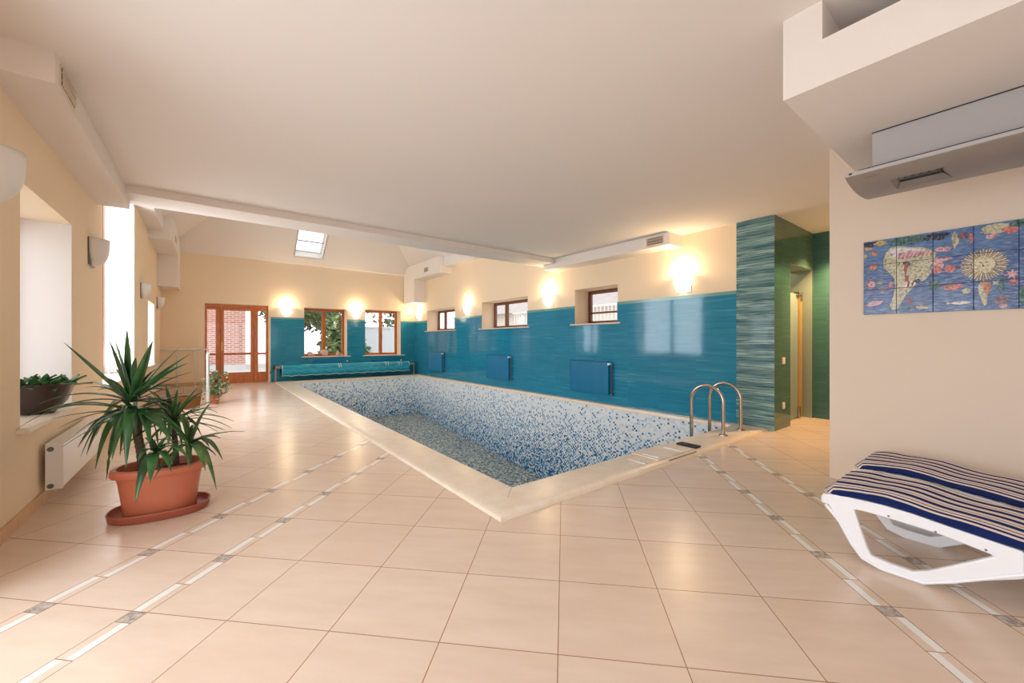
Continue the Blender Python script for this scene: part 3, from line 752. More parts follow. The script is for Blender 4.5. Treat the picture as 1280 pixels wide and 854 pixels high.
# ---- shells on the window sill
def shell(loc,s,rz,lb):
    o=empty('sea_shell',loc,rz); tag(o,lb,'seashell','pink seashells on the end wall window sill')
    bm=NB(); n=40; rings=[]
    for j in range(n+1):
        tt=j/n; a=tt*3.2*2*PI; R=.055*s*(1-tt)**1.1; rr=.062*s*(1-tt)**.9+.003
        c=Vector((-.04*s+tt*.17*s, R*math.cos(a), .062*s*(1-tt*.55)+R*math.sin(a)*.6))
        rings.append([bm.verts.new(c+Vector((rr*.5*math.cos(q),rr*math.sin(q)*math.cos(a)*.8,max(-c.z+.003,rr*math.sin(q)*.9)))) for q in [2*PI*k/12 for k in range(12)]])
    for A,B in zip(rings,rings[1:]):
        for k in range(12): bm.faces.new((A[k],A[(k+1)%12],B[(k+1)%12],B[k]))
    bm.faces.new(rings[0]); bm.faces.new(rings[-1])
    obj('spire',bm,M['shell'],o,smooth=True)
    bm=NB(); 
    P=[(-.09*s,-.02*s),(-.05*s,.045*s),(.03*s,.05*s),(.07*s,.0),(.03*s,-.045*s),(-.05*s,-.05*s)]
    A=[bm.verts.new((u,v-.03*s,.002)) for u,v in P]; B=[bm.verts.new((u*.7,v*.5-.055*s,.10*s+.02*s*math.sin(i*2))) for i,(u,v) in enumerate(P)]
    bm.faces.new(A);bm.faces.new(B)
    for i in range(6): bm.faces.new((A[i],A[(i+1)%6],B[(i+1)%6],B[i]))
    q=obj('flared_lip',bm,M['shell'],o,smooth=True,angle=80); md=q.modifiers.new('s','SUBSURF'); md.levels=2; md.render_levels=2
shell((2.47,13.2,.702),.95,.4,'pink seashell at the left end of the end wall window sill')
shell((2.85,13.2,.702),1.35,1.2,'largest pink seashell in the middle of the end wall window sill')
shell((3.26,13.2,.702),1.1,-.5,'pink seashell at the right end of the end wall window sill')
# ---- railing round the stairwell
rail=empty('stair_railing',(0,0,0)); tag(rail,'white metal railing round the stairwell in the far left corner','railing')
bm=NB(); tube(bm,[(.0,8.5,.945),(.0,12.9,.945)],.022,12); tube(bm,[(.0,12.9,.945),(XL+.01,12.9,.945)],.022,12); obj('handrail',bm,M['white_steel'],rail,smooth=True)
for x,y,r in ((0,8.5,.024),(0,9.6,.016),(0,10.7,.016),(0,11.8,.016),(0,12.9,.02),(-.26,12.985,.014),(-.62,12.985,.014)):
    bm=NB(); yy=y if y<12.95 else 12.985
    tube(bm,[(x,yy,0),(x,yy,.93)] if y<12.95 else [(x,yy,0),(x,yy,.90),(x,12.9,.945)],r,12); o=obj('post',bm,M['white_steel'],rail,smooth=True)
    bm=NB(); lathe(bm,[(0,.0),(r*2,.0),(r*1.9,.012),(0,.012)],x,yy if y<12.95 else 12.978,0.0005,n=18); obj('post_base',bm,M['white_steel'],o)
bm=NB()
for zz in (.25,.5,.72): tube(bm,[(.0,8.5,zz),(.0,12.9,zz)],.006,8)
obj('wire',bm,M['white_steel'],rail,smooth=True)
# ---- AC unit hung under the soffit
ac=empty('air_unit',(0,0,0)); tag(ac,'grey hooded air unit hung under the soffit above the sea mural','air unit')
bm=NB(); bx(bm,3.09,3.60,-1.6,.556,2.14,2.373); obj('casing',bm,M['alu_light'],ac,bevel=.002)
prof=[(2.99,2.135),(2.992,2.117),(3.03,2.106),(3.08,2.098),(3.15,2.090),(3.22,2.086),(3.30,2.086),(3.38,2.09),(3.46,2.098),(3.54,2.11),(3.60,2.125),(3.60,2.14),(3.0,2.14)]
hx0,hx1,hy0,hy1=3.15,3.38,.262,.489
bm=NB()
yo=[-1.6,hy0,hy1,.659]
# shell with the louvre opening left free
def seg(p,y0,y1,skip):
    n=len(p)
    for i in range(n):
        a,b=p[i],p[(i+1)%n]
        mid=(a[0]+b[0])/2
        if skip and i<11 and hx0-.01<mid<hx1+.01 and a[1]<2.11: continue
        poly(bm,[(a[0],y0,a[1]),(a[0],y1,a[1]),(b[0],y1,b[1]),(b[0],y0,b[1])])
seg(prof,yo[0],yo[1],False); seg(prof,yo[1],yo[2],True); seg(prof,yo[2],yo[3],False)
poly(bm,[(u,.659,v) for u,v in prof]); poly(bm,[(u,-1.6,v) for u,v in prof])
bmesh.ops.remove_doubles(bm,verts=bm.verts[:],dist=1e-5)
obj('hood',bm,M['alu'],ac,smooth=True,angle=25)
bm=NB(); bx(bm,2.984,3.0,-1.6,.659,2.118,2.1385); obj('front_lip',bm,M['alu_light'],ac,bevel=.003)
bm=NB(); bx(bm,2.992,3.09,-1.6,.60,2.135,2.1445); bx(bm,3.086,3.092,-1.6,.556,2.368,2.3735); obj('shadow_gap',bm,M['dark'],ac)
bm=NB(); bx(bm,3.152,3.27,hy0+.028,hy1-.028,2.098,2.104); bx(bm,3.152,3.378,hy0+.001,hy1-.001,2.120,2.126); lv=obj('louvre_backing',bm,M['dark'],ac)
bm=NB()
bx(bm,3.185,3.192,hy0+.03,hy1-.03,2.090,2.0975)
for i in range(5):
    y=hy0+.045+i*.032; bx(bm,3.158,3.182,y,y+.02,2.093,2.0975)
obj('louvre',bm,GREY,lv)
bm=NB()
poly(bm,[(3.15,hy1,2.09),(3.38,hy1,2.09),(3.30,hy1-.03,2.108),(3.155,hy1-.03,2.108)]); poly(bm,[(3.15,hy0,2.09),(3.38,hy0,2.09),(3.30,hy0+.03,2.108),(3.155,hy0+.03,2.108)])
poly(bm,[(3.38,hy0,2.09),(3.38,hy1,2.09),(3.262,hy1-.03,2.100),(3.262,hy0+.03,2.100)])
obj('louvre_surround',bm,M['alu'],lv)
bm=NB(); bx(bm,2.982,2.985,.625,.64,2.124,2.134); obj('indicator_lamp',bm,M['glossblack'],ac,bevel=.001)
bm=NB()
for i,w in enumerate((.006,.004,.007,.005,.006,.004,.006)): bx(bm,3.036,3.044,.575-.0095*i-w,.575-.0095*i,2.1035,2.1045)
obj('brand_mark',bm,M['grey_metal'],ac)
# ---- loungers (local x across, y along; foot end at y=+.70)
def top_z(y):   # contour of the lying surface
    K=[(-1.25,.62),(-1.0,.55),(-.7,.44),(-.45,.335),(-.3,.30),(-.1,.292),(.0,.288),(.11,.298),(.23,.315),(.33,.33),(.44,.338),(.56,.338),(.66,.322),(.70,.30)]
    if y<=K[0][0]: return K[0][1]
    for (a,za),(b,zb) in zip(K,K[1:]):
        if a<=y<=b:
            q=(y-a)/(b-a); q=q
            return za+(zb-za)*q
    return K[-1][1]
def lounger():
    r=empty('sun_lounger')
    W=.29
    outer=[(.70,.285),(.685,.24),(.637,.215),(.60,.185),(.574,.127),(.545,.062),(.515,.024),(.47,.006),(.42,.0),(.30,.0),(.287,.008),(.171,.085),(.009,.165),(-.2,.185),(-.36,.16),(-.55,.06),(-.68,0),(-.80,0),(-.86,.02),(-1.0,.18),(-1.1,.235),(-1.25,.255)]
    # side panel: outline minus window -> built as bands between outer and inner loops
    inner=[(.553,.272),(.524,.168),(.492,.066),(.47,.054),(.42,.050),(.335,.048),(.30,.065),(.089,.226),(.234,.258),(.34,.268),(.445,.274)]
    for s in (-1,1):
        bm=NB()
        top=[(y,top_z(y)-.022) for y in (.69,.6,.5,.445,.34,.234,.11,.0,-.2,-.4,-.6,-.8,-1.0,-1.25)]
        # ring around opening: quads joining inner loop to matching outer loop
        ring_out=[(.69,.314),(.62,.20),(.555,.08),(.515,.024),(.44,.0),(.30,.0),(.22,.05),(.01,.165),(.01,.280),(.234,.309),(.34,.325),(.445,.332)]
        ring_in =[(.553,.272),(.524,.168),(.500,.09),(.485,.060),(.42,.050),(.335,.048),(.28,.077),(.089,.226),(.100,.232),(.234,.258),(.34,.268),(.445,.274)]
        ring_out=ring_out+[(.60,.330)]; ring_in=ring_in+[(.52,.276)]
        n=len(ring_out); x0,x1=s*W-s*.0,s*(W-.03)
        def V(p,x): return bm.verts.new((x,p[0],p[1]))
        A=[V(p,x0) for p in ring_out];B=[V(p,x0) for p in ring_in];A2=[V(p,x1) for p in ring_out];B2=[V(p,x1) for p in ring_in]
        for i in range(n):
            j=(i+1)%n
            bm.faces.new((A[i],A[j],B[j],B[i])); bm.faces.new((A2[i],B2[i],B2[j],A2[j])); bm.faces.new((A[i],A2[i],A2[j],A[j])); bm.faces.new((B[i],B[j],B2[j],B2[i]))
        # rear part of the side with second leg loop
        rear=[(.011,.280),(.011,.165),(-.2,.185),(-.36,.16),(-.55,.05),(-.66,0),(-.80,0),(-.84,.03),(-1.0,.20),(-1.25,.24),(-1.25,.30),(-1.0,.29),(-.6,.28),(-.2,.284)]
        prism(bm,rear,'x',x1,x0)
        obj('side_panel',bm,M['plastic'],r,bevel=.006,seg=3)
        # raised moulding along the outer edge
        bm=NB(); path=[(s*(W+.001),y,z) for y,z in ((.672,.262),(.612,.19),(.56,.09),(.52,.035),(.45,.012),(.30,.012),(.21,.06),(.01,.185),(-.2,.205),(-.4,.16))]
        tube(bm,path,.008,8); obj('edge_moulding',bm,M['plastic'],r,smooth=True)
        for y in (.42,.26,.11):
            bm=NB(); tube(bm,[(s*(W-.005),y,top_z(y)-.052),(s*(W+.002),y,top_z(y)-.052)],.0045,10); obj('fixing_pin',bm,M['grey_metal'],r)
    bm=NB(); ys=[.70-.08*i for i in range(25)]
    for a in ys:
        b=a-.055; za,zb=top_z(a)-.01,top_z(b)-.01
        vs=[bm.verts.new(p) for p in ((-W+.03,a,za-.02),(W-.03,a,za-.02),(W-.03,b,zb-.02),(-W+.03,b,zb-.02),(-W+.03,a,za),(W-.03,a,za),(W-.03,b,zb),(-W+.03,b,zb))]
        for f in ((0,1,2,3),(4,7,6,5),(0,4,5,1),(2,6,7,3),(0,3,7,4),(1,5,6,2)): bm.faces.new([vs[i] for i in f])
    obj('slatted_deck',bm,M['plastic'],r)
    bm=NB(); bx(bm,-W+.002,W-.002,.655,.694,.262,.308); obj('foot_rail',bm,M['plastic'],r,bevel=.012,seg=4)
    bm=NB(); tube(bm,[(-W+.0,-.72,.03),(-W+.0,-.74,.03)],.03)
    obj('wheel_hub',bm,M['plastic'],r)
    return r
def cushion():
    bm=NB(); nx,ny=16,70; W=.285; th=.032
    top=[];bot=[]
    for j in range(ny+1):
        y=.715-1.94*j/ny; rt=[];rb=[]
        endr=min(1,(.715-y)/.10); ins=(1-math.sqrt(max(0,1-(1-endr)**2)))*.09
        for i in range(nx+1):
            q=-1+2*i/nx; w=W-ins
            x=q*w; edge=(1-abs(q)**6)
            yy=y-( (abs(q)**4)*.02 if j<8 else 0)
            drop=.012*max(0,(abs(q)-.8)/.2)
            endd=.02*max(0,1-(.715-y)/.06)
            z=top_z(min(y,.70))+.002
            puff=th*(.55+.45*edge)*(1-.5*max(0,1-(.715-y)/.05))+.004*math.sin(y*21+x*5)
            rt.append(bm.verts.new((x,yy,z+puff-drop-endd))); rb.append(bm.verts.new((x*.985,yy*.999,z-drop*.3-endd)))
        top.append(rt);bot.append(rb)
    for G,fl in ((top,0),(bot,1)):
        for A,B in zip(G,G[1:]):
            for i in range(nx): bm.faces.new((A[i],A[i+1],B[i+1],B[i]))
    for j in range(ny):
        bm.faces.new((top[j][0],top[j+1][0],bot[j+1][0],bot[j][0])); bm.faces.new((top[j][nx],bot[j][nx],bot[j+1][nx],top[j+1][nx]))
    for i in range(nx):
        bm.faces.new((top[0][i],bot[0][i],bot[0][i+1],top[0][i+1])); bm.faces.new((top[ny][i],top[ny][i+1],bot[ny][i+1],bot[ny][i]))
    return obj('lounger_cushion',bm,M['stripe'],smooth=True,angle=70)
lo1=lounger(); lo1.location=(2.965,0,0); tag(lo1,'white plastic sun lounger nearest the pool, its side frame fully in view','sun lounger','white sun loungers along the mural wall')
lo2=copy_tree(lo1); lo2.location=(3.63,.01,0); tag(lo2,'white plastic sun lounger pushed against the mural wall, behind the nearer one','sun lounger','white sun loungers along the mural wall')
c1=cushion(); c1.location=(2.955,0,0); tag(c1,'navy and ecru striped pad on the sun lounger nearer the pool','cushion','striped lounger pads')
c2=c1.copy(); C.objects.link(c2); c2.location=(3.64,.01,0); tag(c2,'navy and ecru striped pad on the sun lounger against the mural wall','cushion','striped lounger pads')

cl=empty('ceiling_lamp',(6.85,1.5,ZC)); tag(cl,'small round ceiling lamp in the passage behind the mural wall','ceiling lamp')
bm=NB(); lathe(bm,[(0,-.0),(.09,0),(.09,-.02),(.085,-.028),(.06,-.028),(.055,-.012),(0,-.012)],n=32); obj('lamp_ring',bm,M['steel'],cl,smooth=True,angle=40)
bm=NB(); lathe(bm,[(0,-.014),(.054,-.014),(.054,-.020),(0,-.024)],n=24); obj('lamp_glass',bm,M['lit'],cl,smooth=True)
L=bpy.data.lights.new('passage_bulb','SPOT'); L.spot_size=math.radians(110); L.spot_blend=.7; L.energy=300; L.color=(1,.60,.28); L.shadow_soft_size=.05
lo=bpy.data.objects.new('passage_bulb',L); C.objects.link(lo); lo.location=(6.85,1.5,ZC-.09)

# ---- big potted yucca
pl=empty('potted_yucca',(-.25,3.56,0.02)); tag(pl,'big bushy potted yucca with long sword leaves in an oval terracotta planter','potted plant')
def oval(bm,prof,sx,sy,n=56,flat=0):
    rings=[]
    for r,z in prof:
        if r<1e-4: rings.append([bm.verts.new((0,0,z))]); continue
        ring=[]
        for i in range(n):
            a=2*PI*i/n; ca,sa=math.cos(a),math.sin(a); e=.82
            ring.append(bm.verts.new((r*sx*math.copysign(abs(ca)**e,ca),r*sy*math.copysign(abs(sa)**e,sa),z)))
        rings.append(ring)
    for A,B in zip(rings,rings[1:]):
        for i in range(n):
            j=(i+1)%n
            if len(A)==1: bm.faces.new((A[0],B[i],B[j]))
            elif len(B)==1: bm.faces.new((A[i],A[j],B[0]))
            else: bm.faces.new((A[i],A[j],B[j],B[i]))
PRZ=-.10
bm=NB(); oval(bm,[(0,.0),(.72,.0),(.745,.01),(.80,.13),(.845,.215),(.855,.222),(.875,.25),(.89,.262),(.98,.262),(1.0,.268),(1.0,.292),(.985,.304),(.90,.312),(.865,.308),(.855,.29),(.82,.2),(.76,.1),(0,.1)],.25,.172)
pot=obj('planter',bm,M['terracotta'],pl,smooth=True,angle=50); pot.rotation_euler.z=PRZ
bm=NB(); oval(bm,[(0,.262),(.5,.27),(.84,.258)],.25,.172)
so=obj('soil',bm,M['soil'],pl,smooth=True); so.rotation_euler.z=PRZ
sa=None
bm=NB(); oval(bm,[(0,.0),(.93,.0),(.98,.008),(1.0,.04),(1.015,.048),(1.0,.055),(.975,.052),(.955,.022),(.93,.018),(0,.018)],.262,.178)
sc=obj('plant_saucer',bm,M['terracotta_d'],smooth=True,angle=50); sc.location=(-.25,3.56,0); sc.rotation_euler.z=PRZ
tag(sc,'oval brown plastic saucer under the terracotta planter','saucer')
def trunk(pts,rad):
    bm=NB(); P=[Vector(p) for p in pts]; Q=[];R=[]
    n=26
    for i in range(n+1):
        t=i/n*(len(P)-1); k=min(int(t),len(P)-2); q=P[k].lerp(P[k+1],t-k); Q.append(q-Vector(pl.location)); R.append(rad*(1-.25*i/n)*(1+.12*(i%2)))
    tube(bm,Q,R,12); return obj('trunk',bm,M['bark'],pl,smooth=True)
trunk([(-.34,3.575,.27),(-.352,3.585,.42),(-.375,3.60,.56),(-.403,3.612,.72)],.026)
trunk([(-.17,3.545,.27),(-.175,3.555,.42),(-.187,3.573,.57)],.018)
trunk([(-.09,3.47,.27),(-.10,3.40,.44)],.014)
trunk([(-.26,3.43,.27),(-.256,3.37,.42)],.012)
LEAVES=[
 ((-0.403, 3.612, 0.748),[((-0.42, 3.601, 1.239), 0.01, 0.042), ((-0.479, 3.583, 1.169), 0.01, 0.042), ((-0.277, 3.365, 1.155), 0.0, 0.046), ((-0.161, 3.654, 1.108), 0.02, 0.035), ((-0.093, 3.35, 1.068), 0.02, 0.04), ((-0.1, 3.229, 1.014), 0.03, 0.044), ((-0.089, 3.536, 0.939), 0.03, 0.032), ((-0.553, 3.955, 1.158), 0.02, 0.02), ((-0.793, 4.076, 1.144), 0.0, 0.026), ((-0.845, 3.801, 0.756), 0.07, 0.035), ((-0.687, 4.184, 0.857), 0.03, 0.035), ((-0.884, 3.579, 0.639), 0.09, 0.022), ((-0.046, 3.692, 0.488), 0.12, 0.03), ((-0.661, 4.227, 0.447), 0.1, 0.03), ((-0.255, 3.852, 0.898), 0.03, 0.04), ((-0.634, 4.269, 0.889), 0.03, 0.03), ((-0.378, 4.009, 1.013), 0.02, 0.035)]),
 ((-0.39, 3.603, 0.684),[((-0.862, 3.625, 0.701), 0.07, 0.045), ((-0.542, 3.442, 0.374), 0.13, 0.046), ((-0.386, 3.259, 0.39), 0.17, 0.05), ((-0.166, 3.091, 0.544), 0.07, 0.05), ((-0.084, 3.216, 0.468), 0.1, 0.04), ((-0.633, 3.764, 0.404), 0.13, 0.04), ((-0.637, 3.641, 0.423), 0.12, 0.036), ((-0.278, 3.303, 0.469), 0.13, 0.042), ((-0.268, 3.61, 0.435), 0.12, 0.04), ((-0.529, 3.684, 0.241), 0.14, 0.04), ((-0.731, 4.091, 0.398), 0.1, 0.035), ((-0.929, 4.37, 0.634), 0.06, 0.035), ((-0.442, 3.239, 0.462), 0.1, 0.035), ((-0.37, 3.751, 0.3), 0.13, 0.035), ((-0.502, 3.979, 0.327), 0.12, 0.03)]),
 ((-0.187, 3.573, 0.595),[((-0.017, 3.292, 0.672), 0.04, 0.028), ((-0.064, 3.579, 0.761), 0.03, 0.022), ((-0.051, 3.444, 0.839), 0.02, 0.024), ((-0.167, 3.595, 0.824), 0.01, 0.028), ((-0.004, 3.66, 0.67), 0.02, 0.016), ((-0.053, 3.76, 0.59), 0.05, 0.02), ((-0.133, 3.254, 0.781), 0.02, 0.02), ((-0.088, 3.219, 0.612), 0.06, 0.022), ((-0.292, 3.817, 0.758), 0.02, 0.028), ((-0.323, 3.778, 0.624), 0.06, 0.026), ((-0.245, 3.403, 0.542), 0.07, 0.026), ((-0.034, 3.43, 0.506), 0.08, 0.024), ((-0.2, 3.306, 0.478), 0.08, 0.024), ((-0.318, 3.585, 0.545), 0.07, 0.026), ((-0.092, 3.727, 0.429), 0.08, 0.022), ((-0.128, 3.25, 0.478), 0.07, 0.022), ((-0.246, 3.845, 0.839), 0.01, 0.022)]),
 ((-0.1, 3.38, 0.467),[((0.107, 3.322, 0.528), 0.03, 0.012), ((0.073, 3.096, 0.405), 0.09, 0.032), ((0.068, 3.352, 0.49), 0.04, 0.034), ((0.041, 2.932, 0.267), 0.13, 0.03), ((-0.011, 2.908, 0.399), 0.07, 0.036), ((-0.051, 3.444, 0.588), 0.02, 0.026), ((0.01, 3.649, 0.371), 0.06, 0.026), ((-0.092, 3.097, 0.384), 0.06, 0.03), ((-0.194, 3.553, 0.506), 0.04, 0.028), ((-0.044, 3.564, 0.596), 0.01, 0.022)]),
 ((-0.256, 3.349, 0.443),[((-0.329, 3.089, 0.223), 0.09, 0.042), ((-0.259, 2.998, 0.352), 0.07, 0.046), ((-0.169, 3.03, 0.393), 0.06, 0.034), ((-0.32, 3.398, 0.539), 0.04, 0.035), ((-0.192, 3.299, 0.554), 0.03, 0.03), ((-0.324, 3.149, 0.453), 0.06, 0.035), ((-0.094, 3.035, 0.457), 0.07, 0.032), ((-0.158, 3.399, 0.451), 0.05, 0.03)]),
]

def sword(bm,base,tip,arch,w,seg=14,lift=0):
    b=Vector(base);t=Vector(tip); L=(t-b).length
    c=b.lerp(t,.48)+Vector((0,0,arch*1.7+.0))
    out=(t-b); out.z=0
    if out.length>1e-3: c+=out.normalized()*arch*.25
    prev=None; rows=[]
    # tangent-framed blade with a shallow V section
    for i in range(seg+1):
        u=i/seg; p=b*(1-u)**2+c*2*u*(1-u)+t*u*u; d=(c-b)*2*(1-u)+(t-c)*2*u
        d.normalize(); up=Vector((0,0,1)); side=d.cross(up)
        if side.length<.15: side=d.cross(Vector((-.61,-.79,0)))
        side.normalize()
        if prev is not None and side.dot(prev)<0: side=-side
        prev=side; nn=side.cross(d).normalized()
        ww=w*.58*min(1,.55+u*2.2)*(1-max(0,(u-.45)/.55)**1.7)+.0004
        fold=ww*.35
        q=[p-side*ww+nn*fold,p,p+side*ww+nn*fold]
        for v in q:
            v.x=max(v.x,-.915) if not (3.9<v.y<5.0 and v.z>.64) else v.x
            v.z=max(v.z,.03)
        rows.append([bm.verts.new(v-Vector(pl.location)) for v in q])
    for A,B in zip(rows,rows[1:]):
        bm.faces.new((A[0],A[1],B[1],B[0])); bm.faces.new((A[1],A[2],B[2],B[1]))
for gi,(base,ls) in enumerate(LEAVES):
    bm=NB()
    rr=random.Random(gi)
    for tip,ar,w in ls: sword(bm,base,tip,ar,w)
    if gi in (0,1,2,3):
        for i in range((24,34,24,16)[gi]):   # inner filler leaves
            az=rr.uniform(0,2*PI); el=rr.uniform(-.5,1.1) if gi!=1 else rr.uniform(-.9,.4); L=rr.uniform(.18,.40)*(1.15 if gi==1 else 1)
            tip=(base[0]+L*math.cos(az)*math.cos(el),base[1]+L*math.sin(az)*math.cos(el),base[2]+L*math.sin(el)*.9)
            sword(bm,base,tip,rr.uniform(.02,.07),rr.uniform(.018,.028) if gi<2 else .018)
    o=obj('leaf_crown',bm,M['yucca'] if gi in (0,1,4) else M['yucca_d'],pl,smooth=True,angle=80)
    md=o.modifiers.new('t','SOLIDIFY'); md.thickness=.0014
# ---- generic leaf cluster
def cluster(bm,pts,size,rr,aspect=.6,bend=.2,dirs=None):
    for i,p in enumerate(pts):
        d=Vector((rr.gauss(0,1),rr.gauss(0,1),rr.gauss(0,.7))) if dirs is None else Vector(dirs[i])+Vector((rr.gauss(0,.3),rr.gauss(0,.3),rr.gauss(0,.3)))
        if d.length<1e-3: continue
        d.normalize(); s=d.cross(Vector((rr.gauss(0,1),rr.gauss(0,1),rr.gauss(0,1)))).normalized(); n=d.cross(s)
        L=size*rr.uniform(.7,1.3); W=L*aspect*.5; p=Vector(p)
        v=[bm.verts.new(q) for q in (p,p+d*L*.45+s*W-n*bend*L*.1,p+d*L-n*bend*L,p+d*L*.45-s*W-n*bend*L*.1)]
        bm.faces.new(v)
# bowl of succulents on the sill
bw=empty('succulent_bowl',(-1.035,4.60,.602)); tag(bw,'dark brown bowl of fleshy green succulents on the near left window sill','plant bowl')
bm=NB(); lathe(bm,[(0,0),(.085,0),(.10,.01),(.16,.09),(.195,.20),(.205,.225),(.198,.228),(.185,.2),(.14,.15),(0,.15)],n=40); obj('bowl',bm,plain('glazed_brown_bowl',(58,42,34),.25,var=.15,scale=12),bw,smooth=True,angle=50)
bm=NB(); lathe(bm,[(0,.19),(.183,.185)],n=30); obj('soil',bm,M['soil'],bw)
bm=NB(); rr=random.Random(3)
for k in range(9):
    a=k*2.4; R=.035+.016*k; cx_,cy_=R*math.cos(a)*.95,R*math.sin(a)*.95
    for i in range(11):
        az=i*2.4+k; el=.15+.95*(i/11); L=rr.uniform(.12,.17)
        b=Vector((cx_,cy_,.19)); d=Vector((math.cos(az)*math.cos(el),math.sin(az)*math.cos(el),math.sin(el)))
        s=d.cross(Vector((0,0,1))).normalized(); n=s.cross(d)
        rows=[]
        for j in range(6):
            u=j/5; w=.027*math.sin(PI*min(1,.18+u*.82))**.8*(1 if j<5 else .1); p=b+d*L*u+Vector((0,0,-.03*u*u))
            rows.append([bm.verts.new(p-s*w+n*.006),bm.verts.new(p-n*.006),bm.verts.new(p+s*w+n*.006),bm.verts.new(p+n*.008)])
        for A,B in zip(rows,rows[1:]):
            for q in range(4): bm.faces.new((A[q],A[(q+1)%4],B[(q+1)%4],B[q]))
for v in bm.verts: v.co.x=max(v.co.x,-.26)
obj('succulents',bm,M['succ'],bw,smooth=True,angle=60)
# small variegated plant by the railing
fp=empty('potted_vine',(.095,9.13,0)); tag(fp,'small leafy variegated plant in a terracotta pot beside the railing post','potted plant')
bm=NB(); lathe(bm,[(0,0),(.062,0),(.085,.135),(.097,.135),(.10,.175),(.09,.175),(.082,.15),(0,.15)],n=32); obj('flower_pot',bm,M['terracotta'],fp,smooth=True,angle=40)
bm=NB(); rr=random.Random(5); stems=[]
for i in range(26):
    az=rr.uniform(0,2*PI); r=rr.uniform(.06,.25); hh=rr.uniform(.25,.62); P=[(0,0,.15),(r*.3*math.cos(az),r*.3*math.sin(az),hh*.8),(r*.8*math.cos(az),r*.8*math.sin(az),hh),(r*math.cos(az),r*math.sin(az),max(.12,hh-rr.uniform(.05,.3)))]
    stems.append(P); tube(bm,P,.003,5)
obj('stem',bm,M['bark'],fp)
bm=NB(); pts=[]
for P in stems:
    for k in range(22):
        t=rr.uniform(.8,3); i=min(int(t),2); q=Vector(P[i]).lerp(Vector(P[i+1]),t-i); pts.append(q+Vector((rr.gauss(0,.02),rr.gauss(0,.02),rr.gauss(0,.02))))
cluster(bm,pts,.055,rr,.75); obj('foliage',bm,M['ficus'],fp)
# ---- sea mural of glazed tiles on the wall above the loungers
mu=empty('tile_mural',(0,0,0)); tag(mu,'blue glazed tile mural of sea creatures and a sun face on the cream wall','tile mural')
mz0,mz1=1.363,1.942; ty=.1915; my0=.80
t=NT('painted_sea'); x,y,z=t.xyz()
nv=t.comb(0.0,t.mth('MULTIPLY',y,7),t.mth('MULTIPLY',t.mth('ADD',z,t.mth('MULTIPLY',t.mth('SINE',t.mth('MULTIPLY',y,40)),.004)),44)); n=t.noise(nv,2.2,5,.75); n2=t.noise(t.comb(0.0,t.mth('MULTIPLY',y,4),t.mth('MULTIPLY',z,4)),1.3,2)
hz=t.mth('MULTIPLY',t.mth('MINIMUM',t.mth('MAXIMUM',t.mth('DIVIDE',t.mth('SUBTRACT',z,1.66),.2),0),1),.35)
col=t.ramp(n,[(.36,srgb(20,30,66)),(.45,srgb(44,68,124)),(.55,srgb(84,112,158)),(.68,srgb(160,178,188))])
col=t.mix(t.mth('MULTIPLY',t.mth('ADD',hz,t.mth('MULTIPLY',n2,.2)),1.0),col,srgb(110,146,190))
M['sea']=t.pbr(col,.22)
pal={'sea':M['sea'],'bone':paint('paint_bone',(196,190,158)),'coralp':paint('paint_coral',(206,120,112)),
 'red':paint('paint_red',(160,66,60)),'orange':paint('paint_orange',(200,128,84)),'green':paint('paint_seagreen',(58,104,98)),
 'pink':paint('paint_pink',(214,166,172)),'mauve':paint('paint_mauve',(130,96,108)),'dkblue':paint('paint_ink',(24,34,66)),'yel':paint('paint_ochre',(190,164,84)),
 'sunp':paint('paint_sun',(220,206,168)),'white':paint('paint_white',(220,214,214))}
pk=list(pal); pm=list(pal.values())
bm=NB()
cols=7
for r_ in range(3):
    for c_ in range(cols):
        ya=my0-ty*c_; yb_=ya-ty; za=mz0+.193*r_; zb=za+.193
        bx(bm,XM-.012,XM-.0008,yb_+.0013,ya-.0013,za+.0010,zb-.0010,0)
panel=obj('painted_tiles',bm,pm,mu,bevel=.0015,seg=1)
bm=NB(); bx(bm,XM-.0065,XM-.0005,my0-ty*cols+.001,my0-.001,mz0+.001,mz0+.579); obj('grout',bm,M['dark'],mu)
# painted figures: thin glaze shapes lying on the tile faces, clipped at tile joints
figs=[]
def fig(name,pts): figs.append((name,pts))
def blob(cy,cz,ry,rz,mat,n=16,j=.25,seed=0):
    q=random.Random(seed); fig(mat,[(cy+ry*math.cos(2*PI*i/n)*(1+q.uniform(-j,j)),cz+rz*math.sin(2*PI*i/n)*(1+q.uniform(-j,j))) for i in range(n)])
def star(cy,cz,r1,r2,k,mat,rot=0,sy=1):
    fig(mat,[(cy+sy*(r1 if i%2 else r2)*math.cos(PI*i/k+rot),cz+(r1 if i%2 else r2)*math.sin(PI*i/k+rot)) for i in range(2*k)])
def fish(cy,cz,L,H,mat,s=1):
    P=[(-.5,0),(-.3,.35),(0,.5),(.3,.25),(.4,.1),(.55,.4),(.55,-.4),(.4,-.1),(.3,-.25),(0,-.5),(-.3,-.35)]
    fig(mat,[(cy+s*u*L,cz+v*H) for u,v in P])
# dark rocks and weeds along the top
blob(.55,1.905,.10,.035,'green',20,.3,1); blob(.40,1.905,.06,.028,'dkblue',18,.3,2); blob(.13,1.905,.07,.030,'bone',20,.3,3); blob(.03,1.915,.05,.025,'green',16,.3,4); blob(-.1,1.9,.09,.035,'green',16,.3,41)
blob(.755,1.915,.045,.022,'dkblue',18,.3,5); blob(.70,1.915,.035,.018,'yel',16,.4,6); blob(.77,1.885,.02,.014,'yel',12,.4,61); blob(.735,1.84,.018,.018,'orange',12,.4,62); blob(.79,1.83,.012,.015,'yel',12,.4,63)
